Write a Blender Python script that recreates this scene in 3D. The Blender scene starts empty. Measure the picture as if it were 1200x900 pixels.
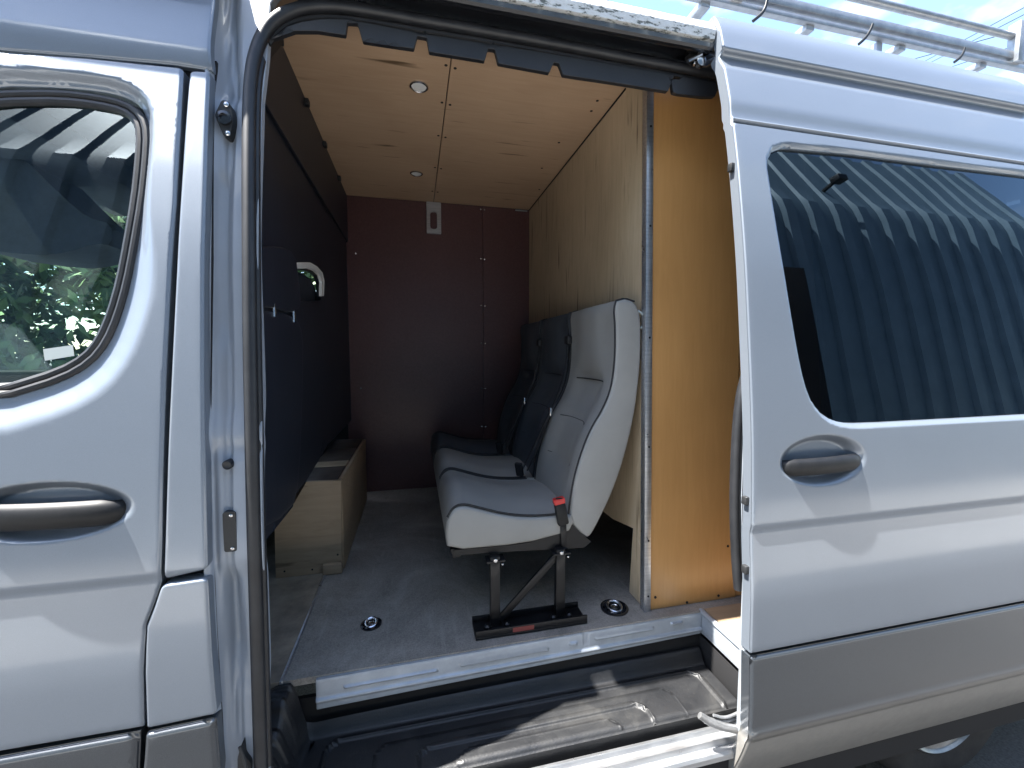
import bpy, bmesh, math, random
import numpy as np
from mathutils import Vector, Matrix
from mathutils.geometry import delaunay_2d_cdt
R = math.radians
random.seed(7); rng = np.random.RandomState(11)
C = bpy.context.scene
COL = C.collection

# ------------------------------------------------------------------ camera, sky, sun, exposure
F_PX, YAW, PITCH, CAM = 488.0, R(13.1), R(4.1), Vector((0, -1.05, 1.64))
cd = bpy.data.cameras.new('camera'); cam = bpy.data.objects.new('camera', cd); COL.objects.link(cam)
cd.sensor_fit = 'HORIZONTAL'; cd.sensor_width = 36; cd.lens = 36 * F_PX / 1200
cd.clip_start = .02; cd.clip_end = 2000
cam.location = CAM; cam.rotation_euler = (R(90) - PITCH, 0, -YAW)
C.camera = cam
LIGHT = Vector((.44, .02, -.90)).normalized()          # way the sunlight travels
w = bpy.data.worlds.new('World'); C.world = w; w.use_nodes = True
nt = w.node_tree; nt.nodes.clear()
out = nt.nodes.new('ShaderNodeOutputWorld'); bg = nt.nodes.new('ShaderNodeBackground')
sky = nt.nodes.new('ShaderNodeTexSky'); sky.sky_type = 'NISHITA'; sky.sun_disc = False
sky.sun_elevation = math.asin(-LIGHT.z); sky.sun_rotation = math.atan2(-LIGHT.x, -LIGHT.y)
sky.air_density = 1.0; sky.dust_density = .6
tc = nt.nodes.new('ShaderNodeTexCoord'); mp = nt.nodes.new('ShaderNodeMapping'); mp.inputs['Scale'].default_value = (2.2, 5.0, 9.0)
nz = nt.nodes.new('ShaderNodeTexNoise'); nz.inputs['Scale'].default_value = 1.6; nz.inputs['Detail'].default_value = 7
rp = nt.nodes.new('ShaderNodeValToRGB'); rp.color_ramp.elements[0].position = .56; rp.color_ramp.elements[1].position = .85
rp.color_ramp.elements[1].color = (.75, .75, .75, 1)
mx = nt.nodes.new('ShaderNodeMixRGB'); mx.inputs[2].default_value = (4.6, 4.9, 5.3, 1)
L = nt.links.new
L(tc.outputs['Generated'], mp.inputs[0]); L(mp.outputs[0], nz.inputs['Vector']); L(nz.outputs['Fac'], rp.inputs[0])
L(rp.outputs[0], mx.inputs[0]); L(sky.outputs[0], mx.inputs[1]); L(mx.outputs[0], bg.inputs[0]); L(bg.outputs[0], out.inputs[0])
bg.inputs[1].default_value = .095
sd = bpy.data.lights.new('sun', 'SUN'); sd.energy = 5.0; sd.angle = R(.5); sd.color = (1, .96, .9)
sun = bpy.data.objects.new('sun', sd); COL.objects.link(sun)
sun.rotation_euler = (-LIGHT).to_track_quat('Z', 'Y').to_euler(); sun.location = (0, 0, 10)
C.view_settings.view_transform = 'Standard'; C.view_settings.look = 'None'
C.view_settings.exposure = 2.6; C.view_settings.gamma = 1
C.render.engine = 'CYCLES'
C.cycles.max_bounces = 10; C.cycles.diffuse_bounces = 5; C.cycles.transparent_max_bounces = 12
C.cycles.sample_clamp_indirect = 6; C.cycles.use_denoising = True

# ------------------------------------------------------------------ measuring from the photograph
_fw = Vector((math.sin(YAW) * math.cos(PITCH), math.cos(YAW) * math.cos(PITCH), -math.sin(PITCH)))
_rt = Vector((math.cos(YAW), -math.sin(YAW), 0)); _up = _rt.cross(_fw)
def ray(x, y): return _fw + _rt * ((x - 600) / F_PX) + _up * ((450 - y) / F_PX)
def onY(x, y, v): r = ray(x, y); return CAM + r * ((v - CAM.y) / r.y)
def onX(x, y, v): r = ray(x, y); return CAM + r * ((v - CAM.x) / r.x)
def onZ(x, y, v): r = ray(x, y); return CAM + r * ((v - CAM.z) / r.z)
PZ = np.array([0.1, .2, .35, .5, .78, 1.0, 1.2, 1.4, 1.7, 1.97, 2.33, 2.56, 2.674, 2.73, 2.77, 2.79])
PY = np.array([.05, .03, .0, -.018, -.013, -.008, .002, .013, .042, .074, .135, .195, .235, .285, .37, .5])
def _fit():
    h = np.diff(PZ); d = np.diff(PY) / h; m = np.zeros(len(PZ)); m[1:-1] = (d[1:] + d[:-1]) / 2; m[0] = d[0]; m[-1] = d[-1]
    return m
PM = _fit()
def prof(z):                                            # the body side: how far in it lies at height z
    z = np.clip(np.asarray(z, float), PZ[0], PZ[-1]); i = np.clip(np.searchsorted(PZ, z) - 1, 0, len(PZ) - 2)
    h = PZ[i + 1] - PZ[i]; t = (z - PZ[i]) / h
    return (2*t**3-3*t**2+1)*PY[i] + (t**3-2*t**2+t)*h*PM[i] + (-2*t**3+3*t**2)*PY[i+1] + (t**3-t**2)*h*PM[i+1]
def S(x, y, off=0.0):                                   # point of the body side seen there -> (X, Z)
    r = ray(x, y); a, b = .3, 3.5
    f = lambda t: (CAM.y + r.y * t) - (float(prof(CAM.z + r.z * t)) + off)
    for _ in range(50):
        m = (a + b) / 2
        if f(m) > 0: b = m
        else: a = m
    return (CAM.x + r.x * a, CAM.z + r.z * a)
def SS(pts, off=0.0): return [S(x, y, off) for x, y in pts]
def sm(x, a, b):
    t = np.clip((x - a) / (b - a), 0, 1); return t * t * (3 - 2 * t)

# ------------------------------------------------------------------ materials
MATS = {}
def mat(name, col, rough=.5, metal=0, coat=0, spec=.5, build=None, **kw):
    m = bpy.data.materials.new(name); m.use_nodes = True; b = m.node_tree.nodes['Principled BSDF']
    b.inputs['Base Color'].default_value = (*col, 1); b.inputs['Roughness'].default_value = rough
    b.inputs['Metallic'].default_value = metal; b.inputs['Coat Weight'].default_value = coat
    b.inputs['Coat Roughness'].default_value = kw.get('coat_rough', .04); b.inputs['Specular IOR Level'].default_value = spec
    if build: build(m.node_tree, b)
    MATS[name] = m; return m
def N(t, k, **kw):
    n = t.nodes.new(k)
    for a, v in kw.items():
        if a in n.inputs.keys(): n.inputs[a].default_value = v
        else: setattr(n, a, v)
    return n
def obj_co(t, scale):
    c = N(t, 'ShaderNodeTexCoord'); m = N(t, 'ShaderNodeMapping'); m.inputs['Scale'].default_value = scale
    t.links.new(c.outputs['Object'], m.inputs[0]); return m.outputs[0]
def ramp(t, fac, stops):
    r = N(t, 'ShaderNodeValToRGB'); e = r.color_ramp.elements
    while len(e) < len(stops): e.new(.5)
    for k, (p, c) in enumerate(stops): e[k].position = p; e[k].color = (*c, 1) if len(c) == 3 else c
    t.links.new(fac, r.inputs[0]); return r.outputs[0]
def noise(t, co, scale, detail=4, rough=.55, dist=0):
    n = N(t, 'ShaderNodeTexNoise'); n.inputs['Scale'].default_value = scale; n.inputs['Detail'].default_value = detail
    n.inputs['Roughness'].default_value = rough; n.inputs['Distortion'].default_value = dist
    t.links.new(co, n.inputs['Vector']); return n.outputs['Fac']
def bump(t, b, h, strength, dist=.01):
    n = N(t, 'ShaderNodeBump'); n.inputs['Strength'].default_value = strength; n.inputs['Distance'].default_value = dist
    t.links.new(h, n.inputs['Height']); t.links.new(n.outputs[0], b.inputs['Normal'])
def mixc(t, fac, a, c, mode='MIX'):
    m = N(t, 'ShaderNodeMixRGB'); m.blend_type = mode
    for s, v in ((0, fac), (1, a), (2, c)):
        if isinstance(v, (int, float)): m.inputs[s].default_value = v
        elif isinstance(v, tuple): m.inputs[s].default_value = (*v, 1)
        else: t.links.new(v, m.inputs[s])
    return m.outputs[0]

def _paint(dust_z):
    def f(t, b):
        co = obj_co(t, (1, 1, 1)); n1 = noise(t, co, 1.7, 5)
        c = ramp(t, n1, [(.3, (.180, .208, .245)), (.7, (.200, .229, .268))] if dust_z is None else [(.3, (.022, .028, .035)), (.7, (.028, .035, .042))])
        fl = noise(t, co, 900, 1); c = mixc(t, .08, c, ramp(t, fl, [(.35, (.10, .11, .13)), (.65, (.34, .36, .40))]))
        if dust_z is not None:
            s = N(t, 'ShaderNodeSeparateXYZ'); g = N(t, 'ShaderNodeNewGeometry'); t.links.new(g.outputs['Position'], s.inputs[0])
            r = N(t, 'ShaderNodeMapRange'); r.inputs['From Min'].default_value = dust_z + .02; r.inputs['From Max'].default_value = dust_z - .015
            t.links.new(s.outputs['Z'], r.inputs['Value'])
            nn = noise(t, co, 26, 6, .7); k = N(t, 'ShaderNodeMath', operation='MULTIPLY'); t.links.new(r.outputs[0], k.inputs[0])
            t.links.new(ramp(t, nn, [(.15, (.7, .7, .7)), (.75, (1, 1, 1))]), k.inputs[1])
            c = mixc(t, k.outputs[0], c, (.20, .19, .172))
            inv = N(t, 'ShaderNodeMath', operation='SUBTRACT'); inv.inputs[0].default_value = 1; t.links.new(k.outputs[0], inv.inputs[1])
            t.links.new(inv.outputs[0], b.inputs['Coat Weight'])
            ml = N(t, 'ShaderNodeMath', operation='MULTIPLY'); ml.inputs[1].default_value = .4; t.links.new(inv.outputs[0], ml.inputs[0])
            t.links.new(ml.outputs[0], b.inputs['Metallic'])
        t.links.new(c, b.inputs['Base Color'])
        sp = noise(t, co, 3.0, 3); t.links.new(ramp(t, sp, [(.2, (.06, .06, .06)), (.9, (.14, .14, .14))]), b.inputs['Coat Roughness'])
    return f
mat('silver_paint', (.58, .62, .66), .46, .5, .6, build=_paint(None))
mat('silver_paint_low', (.58, .62, .66), .36, .4, .4, build=_paint(.525))
def _dirty(a, c, sc, lo=.35, hi=.7, bs=0):
    def f(t, b):
        co = obj_co(t, (1, 1, 1)); n1 = noise(t, co, sc, 6, .65)
        t.links.new(ramp(t, n1, [(lo, a), (hi, c)]), b.inputs['Base Color'])
        if bs: bump(t, b, noise(t, co, 320, 2), bs, .002)
    return f
mat('jamb_paint', (.52, .56, .61), .5, .1, .2, build=_dirty((.27, .30, .34), (.31, .34, .385), 3))
mat('black_rubber', (.018, .019, .022), .48, build=_dirty((.009, .0098, .012), (.020, .021, .024), 14))
mat('black_plastic', (.02, .02, .022), .5, build=_dirty((.010, .011, .012), (.022, .023, .025), 9, bs=.25))
mat('gloss_black', (.012, .013, .016), .18, 0, .6)
mat('gap_black', (.006, .006, .007), .8)
mat('trim_plastic', (.028, .029, .033), .5, build=_dirty((.010, .011, .014), (.017, .018, .021), 6, bs=.3))
mat('handle_plastic', (.022, .023, .026), .5, spec=.35, build=_dirty((.004, .0045, .0055), (.010, .010, .011), 40))
def _mat(t, b):
    co = obj_co(t, (1, 1, 1)); n1 = noise(t, co, 7, 7, .68, .5); n2 = noise(t, co, 160, 3)
    c = ramp(t, n1, [(.36, (.009, .010, .012)), (.56, (.013, .0135, .0145)), (.78, (.026, .0255, .0245))])
    c = mixc(t, .3, c, ramp(t, n2, [(.64, (.012, .012, .012)), (.80, (.10, .096, .09))]), 'LIGHTEN')
    t.links.new(c, b.inputs['Base Color'])
    t.links.new(ramp(t, n1, [(.35, (.38,)*3), (.7, (.65,)*3)]), b.inputs['Roughness']); bump(t, b, n2, .25, .003)
mat('step_plastic', (.04, .04, .04), .5, build=_mat)
def _alu(t, b):
    co = obj_co(t, (2, 40, 40)); t.links.new(ramp(t, noise(t, co, 3, 4), [(.3, (.40, .41, .43)), (.7, (.55, .56, .57))]), b.inputs['Base Color'])
    t.links.new(ramp(t, noise(t, obj_co(t, (1,1,1)), 18, 5), [(.3, (.25,)*3), (.75, (.5,)*3)]), b.inputs['Roughness'])
mat('aluminium', (.65, .66, .67), .35, .85, build=_alu)
mat('rack_metal', (.62, .63, .65), .4, .7, build=_dirty((.26, .27, .285), (.38, .39, .40), 20))
mat('steel', (.6, .6, .61), .25, 1)
mat('white_sill', (.62, .66, .71), .35, .15, .5, build=_dirty((.29, .32, .355), (.39, .42, .455), 11))
def _speck(t, b):
    co = obj_co(t, (1, 3, 3)); n = noise(t, co, 34, 5, .7)
    t.links.new(ramp(t, n, [(.40, (.13, .14, .13)), (.46, (.62, .63, .62)), (.7, (.72, .74, .76))]), b.inputs['Base Color']); bump(t, b, n, .35, .006)
mat('gutter_metal', (.6, .6, .6), .35, .3, .3, build=_speck)
def _ply(a, c, sx, streak, knots=(.12, .075, .04), kn=.0, rough=.55, coat=0, grain=55):
    def f(t, b):
        co = obj_co(t, sx); g = noise(t, co, grain * .06, 8, .62, 1.2); g2 = noise(t, obj_co(t, (1, 1, 1)), 2.3, 3)
        col = ramp(t, g, [(.3, a), (.7, c)])
        col = mixc(t, .35, col, ramp(t, g2, [(.3, tuple(v * .8 for v in a)), (.7, tuple(min(1, v * 1.1) for v in c))]))
        if kn:
            kf = ramp(t, noise(t, obj_co(t, tuple(v * .35 for v in sx)), grain * .12, 2, .4, .6), [(.70 - kn, (0, 0, 0)), (.78, (1, 1, 1))])
            col = mixc(t, kf, col, knots)
        if streak:
            sf = ramp(t, noise(t, obj_co(t, tuple(v * .5 for v in sx)), grain * .09, 5, .7, .4), [(.60, (0, 0, 0)), (.82, (.75,) * 3)])
            col = mixc(t, sf, col, streak)
        t.links.new(col, b.inputs['Base Color']); bump(t, b, g, .12, .003)
    return lambda t, b: f(t, b)
mat('ceiling_ply', (.45, .3, .2), .6, build=_ply((.47, .315, .20), (.55, .385, .255), (1.2, 14, 14), None, kn=.02))
mat('partition_ply', (.5, .38, .25), .5, build=_ply((.44, .335, .21), (.60, .475, .32), (14, 14, 1.1), (.22, .15, .09), kn=.05))
mat('orange_ply', (.5, .28, .09), .4, 0, .25, coat_rough=.25, build=_ply((.46, .235, .076), (.54, .288, .102), (12, 12, 1.0), None))
mat('box_ply', (.42, .31, .2), .6, build=_ply((.25, .172, .105), (.38, .275, .175), (1.5, 12, 12), (.2, .14, .09), kn=.02))
mat('box_lid', (.07, .05, .04), .55, build=_dirty((.05, .035, .028), (.1, .075, .06), 12))
mat('raw_floor_ply', (.35, .29, .22), .65, build=_dirty((.16, .13, .10), (.33, .28, .21), 9))
def _film(t, b):
    co = obj_co(t, (1, 1, 1)); n1 = noise(t, co, 1.6, 5, .6); n2 = noise(t, co, 90, 2)
    c = ramp(t, n1, [(.3, (.070, .027, .027)), (.7, (.098, .041, .040))]); c = mixc(t, .12, c, ramp(t, n2, [(.3, (.05, .03, .03)), (.7, (.2, .13, .12))]))
    t.links.new(c, b.inputs['Base Color'])
mat('film_ply', (.09, .04, .04), .42, build=_film)
def _navy(t, b):
    co = obj_co(t, (1, 1, 1)); n1 = noise(t, co, 2.5, 6, .6); n2 = noise(t, obj_co(t, (1, 30, 1.5)), 2, 5)
    c = ramp(t, n1, [(.3, (.014, .018, .028)), (.72, (.021, .027, .040))]); c = mixc(t, .2, c, ramp(t, n2, [(.4, (.013, .016, .024)), (.75, (.036, .045, .060))]))
    t.links.new(c, b.inputs['Base Color'])
mat('navy_board', (.025, .04, .07), .42, build=_navy)
mat('dark_fabric', (.018, .02, .028), .85, build=_dirty((.014, .018, .03), (.024, .03, .048), 30))
def _floor(t, b):
    co = obj_co(t, (1, 1, 1)); n1 = noise(t, co, 3.2, 8, .7, .6); n2 = noise(t, co, 230, 2); n3 = noise(t, obj_co(t, (9, 1.2, 1)), 5, 5, .6)
    c = ramp(t, n1, [(.34, (.15, .136, .12)), (.52, (.265, .24, .21)), (.70, (.42, .38, .33))])
    c = mixc(t, .35, c, ramp(t, n2, [(.35, (.075, .07, .065)), (.66, (.33, .305, .275))]))
    c = mixc(t, ramp(t, n3, [(.56, (0, 0, 0)), (.74, (.45,) * 3)]), c, (.36, .335, .295))
    t.links.new(c, b.inputs['Base Color']); bump(t, b, n2, .2, .002)
mat('floor_vinyl', (.15, .15, .15), .55, build=_floor)
def _vinyl(t, b):
    co = obj_co(t, (1, 1, 1)); n1 = noise(t, co, 5, 5); n2 = noise(t, co, 420, 2)
    t.links.new(ramp(t, n1, [(.3, (.25, .245, .228)), (.7, (.30, .292, .272))]), b.inputs['Base Color']); bump(t, b, n2, .18, .0015)
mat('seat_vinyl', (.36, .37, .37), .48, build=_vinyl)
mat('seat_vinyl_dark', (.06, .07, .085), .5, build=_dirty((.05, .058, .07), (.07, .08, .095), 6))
mat('belt_black', (.012, .012, .014), .6)
mat('frame_black', (.006, .006, .007), .45, 0, .1, spec=.3)
mat('red_plastic', (.55, .035, .03), .4)
mat('faded_red', (.16, .03, .025), .6)
mat('lamp_white', (.8, .8, .78), .4)
mat('paper_label', (.28, .32, .32), .6)
mat('zip_black', (.01, .01, .01), .5)
mat('tyre', (.016, .016, .017), .8, build=_dirty((.013, .013, .014), (.03, .029, .028), 20, bs=.4))
mat('rim_metal', (.42, .43, .45), .4, .8, build=_dirty((.25, .25, .25), (.5, .51, .52), 12))
def _asph(t, b):
    co = obj_co(t, (1, 1, 1)); n1 = noise(t, co, 1.1, 6); n2 = noise(t, co, 95, 4, .7)
    c = ramp(t, n1, [(.3, (.05, .05, .051)), (.7, (.085, .083, .08))]); c = mixc(t, .5, c, ramp(t, n2, [(.3, (.015, .015, .016)), (.7, (.16, .16, .165))]))
    t.links.new(c, b.inputs['Base Color']); bump(t, b, n2, .9, .02)
mat('asphalt', (.06, .06, .06), .9, build=_asph)
mat('steel_cladding', (.22, .28, .33), .45, .1, build=_dirty((.12, .175, .215), (.17, .23, .275), 2.5))
mat('dark_opening', (.01, .011, .013), .9)
def _leaf(t, b):
    i = N(t, 'ShaderNodeObjectInfo'); co = obj_co(t, (1, 1, 1))
    t.links.new(ramp(t, noise(t, co, 4.5, 3), [(.3, (.05, .095, .035)), (.55, (.095, .165, .06)), (.8, (.19, .26, .12))]), b.inputs['Base Color'])
mat('leaf', (.06, .13, .035), .5, build=_leaf)
mat('bark', (.09, .065, .045), .9, build=_dirty((.05, .04, .03), (.13, .1, .07), 8))
mat('lens_grey', (.35, .37, .38), .2, .3)
def glass(name, tint, rough=.0, wob=0.0, refl=1.5, gcol=(1, 1, 1), wscale=1.2):
    m = bpy.data.materials.new(name); m.use_nodes = True; t = m.node_tree; t.nodes.clear()
    o = N(t, 'ShaderNodeOutputMaterial'); tr = N(t, 'ShaderNodeBsdfTransparent'); gl = N(t, 'ShaderNodeBsdfGlossy'); mi = N(t, 'ShaderNodeMixShader')
    tr.inputs[0].default_value = (*tint, 1); gl.inputs['Roughness'].default_value = rough; gl.inputs['Color'].default_value = (*gcol, 1)
    lw = N(t, 'ShaderNodeLayerWeight'); pw = N(t, 'ShaderNodeMath', operation='POWER'); pw.inputs[1].default_value = 5; t.links.new(lw.outputs['Facing'], pw.inputs[0])
    r0 = ((refl - 1) / (refl + 1)) ** 2; fr = N(t, 'ShaderNodeMath', operation='MULTIPLY_ADD'); fr.inputs[1].default_value = 1 - r0; fr.inputs[2].default_value = r0; t.links.new(pw.outputs[0], fr.inputs[0])
    if wob:
        bp = N(t, 'ShaderNodeBump'); bp.inputs['Strength'].default_value = 1; bp.inputs['Distance'].default_value = wob
        t.links.new(noise(t, obj_co(t, (1, 1, 1)), wscale, 1), bp.inputs['Height']); t.links.new(bp.outputs[0], gl.inputs['Normal'])
    t.links.new(fr.outputs[0], mi.inputs[0]); t.links.new(tr.outputs[0], mi.inputs[1]); t.links.new(gl.outputs[0], mi.inputs[2]); t.links.new(mi.outputs[0], o.inputs[0])
    MATS[name] = m
glass('privacy_glass', (.022, .026, .03), .0, .0015, 1.7, (.62, .78, .92))
glass('cab_glass', (.66, .78, .72), .0, .0, 1.6, (.75, .86, .95))
glass('clear_glass', (.9, .95, .93), .0, .0, 1.5)

# ------------------------------------------------------------------ mesh helpers
def link_mesh(name, verts, faces, m, parent=None, smooth=False, normals=None):
    me = bpy.data.meshes.new(name); me.from_pydata([tuple(v) for v in verts], [], [tuple(f) for f in faces]); me.validate()
    o = bpy.data.objects.new(name, me); COL.objects.link(o)
    me.materials.append(MATS[m] if isinstance(m, str) else m)
    if smooth:
        for p in me.polygons: p.use_smooth = True
    if normals is not None and len(normals) == len(me.loops): me.normals_split_custom_set(normals)
    if parent is not None: attach(o, parent)
    return o
def attach(o, parent):
    o.parent = parent
    loc = parent.location
    o.matrix_parent_inverse = Matrix.Translation(-loc)
def thing(name, label, cat, loc, group=None):
    o = bpy.data.objects.new(name, None); COL.objects.link(o); o.location = loc; o.empty_display_size = .1
    tag(o, label, cat, group); return o
def tag(o, label, cat=None, group=None):
    o['label'] = label
    if cat: o['category'] = cat
    if group: o['group'] = group
    return o

class MB:
    def __init__(s): s.v = []; s.f = []
    def add(s, v, f): n = len(s.v); s.v += [tuple(p) for p in v]; s.f += [tuple(i + n for i in q) for q in f]; return s
    def bm(s, b):
        b.verts.ensure_lookup_table(); b.faces.ensure_lookup_table(); b.verts.index_update()
        s.add([v.co[:] for v in b.verts], [[v.index for v in f.verts] for f in b.faces]); b.free(); return s
    def box(s, lo, hi, bev=.003, seg=2):
        b = bmesh.new(); bmesh.ops.create_cube(b, size=1)
        for v in b.verts: v.co = Vector([(lo[k] + hi[k]) / 2 + v.co[k] * (hi[k] - lo[k]) for k in range(3)])
        if bev: bmesh.ops.bevel(b, geom=b.edges[:], offset=min(bev, min(abs(hi[k] - lo[k]) for k in range(3)) * .45), segments=seg, affect='EDGES', profile=.5)
        return s.bm(b)
    def bar(s, p, q, wx, wy, bev=.002, up=(0, 0, 1)):          # beam of rectangular section
        p, q = Vector(p), Vector(q); d = (q - p); l = d.length; d.normalize(); u = Vector(up)
        if abs(d.dot(u)) > .98: u = Vector((0, 1, 0))
        a = d.cross(u).normalized(); c = a.cross(d)
        b = bmesh.new(); bmesh.ops.create_cube(b, size=1)
        for v in b.verts: v.co = Vector((v.co.x * wx, v.co.y * wy, v.co.z * l))
        bmesh.ops.bevel(b, geom=b.edges[:], offset=min(bev, wx * .4, wy * .4), segments=2, affect='EDGES', profile=.5)
        for v in b.verts: v.co = (p + q) / 2 + a * v.co.x + c * v.co.y + d * v.co.z
        return s.bm(b)
    def tube(s, pts, r, n=10, flat=1.0, closed=False):
        pts = [Vector(p) for p in pts]; m = len(pts); rs = r if isinstance(r, (list, tuple)) else [r] * m
        tan = [(pts[(i + 1) % m if closed else min(i + 1, m - 1)] - pts[(i - 1) % m if closed else max(i - 1, 0)]).normalized() for i in range(m)]
        u = tan[0].cross(Vector((0, 1, 0.01)))
        if u.length < .05: u = tan[0].cross(Vector((1, 0, 0)))
        u.normalize(); V = []
        for i in range(m):
            u = (u - tan[i] * u.dot(tan[i])).normalized(); w_ = tan[i].cross(u)
            for k in range(n):
                a = 2 * math.pi * k / n; V.append(pts[i] + u * (math.cos(a) * rs[i]) + w_ * (math.sin(a) * rs[i] * flat))
        Fc = []
        for i in range(m if closed else m - 1):
            j = (i + 1) % m
            for k in range(n): Fc.append((i * n + k, i * n + (k + 1) % n, j * n + (k + 1) % n, j * n + k))
        if not closed: Fc += [tuple(range(n))[::-1], tuple((m - 1) * n + k for k in range(n))]
        return s.add(V, Fc)
    def ribbon(s, pts, wid, th, side):                         # strap with its width along side
        side = Vector(side).normalized(); pts = [Vector(p) for p in pts]; V = []; m = len(pts)
        for i, p in enumerate(pts):
            t = (pts[min(i + 1, m - 1)] - pts[max(i - 1, 0)]).normalized(); n_ = t.cross(side).normalized()
            for a, b in ((-1, -1), (1, -1), (1, 1), (-1, 1)): V.append(p + side * (a * wid / 2) + n_ * (b * th / 2))
        Fc = [(i * 4 + k, i * 4 + (k + 1) % 4, i * 4 + 4 + (k + 1) % 4, i * 4 + 4 + k) for i in range(m - 1) for k in range(4)] + [(3, 2, 1, 0), tuple(4 * (m - 1) + k for k in range(4))]
        return s.add(V, Fc)
    def lathe(s, c, axis, prof_, n=32):                        # prof_ = [(radius, along axis)]
        ax = Vector(axis).normalized(); u = ax.orthogonal().normalized(); w_ = ax.cross(u); c = Vector(c); V = []
        for r, h in prof_:
            for k in range(n): a = 2 * math.pi * k / n; V.append(c + ax * h + (u * math.cos(a) + w_ * math.sin(a)) * r)
        m = len(prof_); Fc = [(i * n + k, i * n + (k + 1) % n, (i + 1) * n + (k + 1) % n, (i + 1) * n + k) for i in range(m - 1) for k in range(n)]
        if prof_[0][0] > 1e-6: Fc.append(tuple(range(n))[::-1])
        if prof_[-1][0] > 1e-6: Fc.append(tuple((m - 1) * n + k for k in range(n)))
        return s.add(V, Fc)
    def prism(s, poly, to3, d0, d1):                           # polygon (u,v) swept from d0 to d1
        n = len(poly); V = [to3(u, v, d0) for u, v in poly] + [to3(u, v, d1) for u, v in poly]
        return s.add(V, [tuple(range(n))[::-1], tuple(range(n, 2 * n))] + [(k, (k + 1) % n, n + (k + 1) % n, n + k) for k in range(n)])
    def build(s, name, m, parent=None, smooth=True, ang=35):
        o = link_mesh(name, s.v, s.f, m, None)
        b = bmesh.new(); b.from_mesh(o.data); bmesh.ops.recalc_face_normals(b, faces=b.faces[:]); b.to_mesh(o.data); b.free()
        if smooth:
            for p in o.data.polygons: p.use_smooth = True
            try: o.data.set_sharp_from_angle(angle=R(ang))
            except Exception: pass
        if parent is not None: attach(o, parent)
        return o
def chaikin(p, n=2, closed=True):
    p = [tuple(q) for q in p]
    for _ in range(n):
        o = [] if closed else [p[0]]; m = len(p)
        for i in range(m if closed else m - 1):
            a, b = p[i], p[(i + 1) % m]
            o += [tuple(.75 * x + .25 * y for x, y in zip(a, b)), tuple(.25 * x + .75 * y for x, y in zip(a, b))]
        if not closed: o.append(p[-1])
        p = o
    return p
def rounded(poly, r, n=6):                                     # fillet each corner; r number or list
    P = [Vector(p) for p in poly]; o = []; m = len(P)
    for i in range(m):
        rr = r[i] if isinstance(r, (list, tuple)) else r
        a, b, c = P[i - 1], P[i], P[(i + 1) % m]; u = (a - b); v = (c - b); k = min(rr, u.length * .48, v.length * .48)
        if k < 1e-5: o.append(tuple(b)); continue
        p, q = b + u.normalized() * k, b + v.normalized() * k
        for j in range(n + 1): t = j / n; o.append(tuple((1 - t) ** 2 * p + 2 * t * (1 - t) * b + t * t * q))
    return o
def resample(poly, step):
    o = []; m = len(poly)
    for i in range(m):
        a, b = Vector(poly[i]), Vector(poly[(i + 1) % m]); k = max(1, int((b - a).length / step + .5))
        for j in range(k): o.append(tuple(a.lerp(b, j / k)))
    return o
def ccw(poly):
    a = sum(poly[i - 1][0] * poly[i][1] - poly[i][0] * poly[i - 1][1] for i in range(len(poly)))
    return poly if a > 0 else poly[::-1]
def inside(P, poly):
    x, y = P[:, 0], P[:, 1]; c = np.zeros(len(P), bool); q = np.array(poly); n = len(q)
    for i in range(n):
        x0, y0 = q[i - 1]; x1, y1 = q[i]
        if y0 == y1: continue
        k = ((y0 > y) != (y1 > y)) & (x < (x1 - x0) * (y - y0) / (y1 - y0) + x0); c ^= k
    return c
def dist(P, polys):
    d = np.full(len(P), 1e9)
    for poly in polys:
        q = np.array(poly)
        for i in range(len(q)):
            a, b = q[i - 1], q[i]; ab = b - a; L2 = (ab ** 2).sum() + 1e-12
            t = np.clip(((P - a) @ ab) / L2, 0, 1); d = np.minimum(d, np.hypot(P[:, 0] - a[0] - t * ab[0], P[:, 1] - a[1] - t * ab[1]))
    return d
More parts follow.
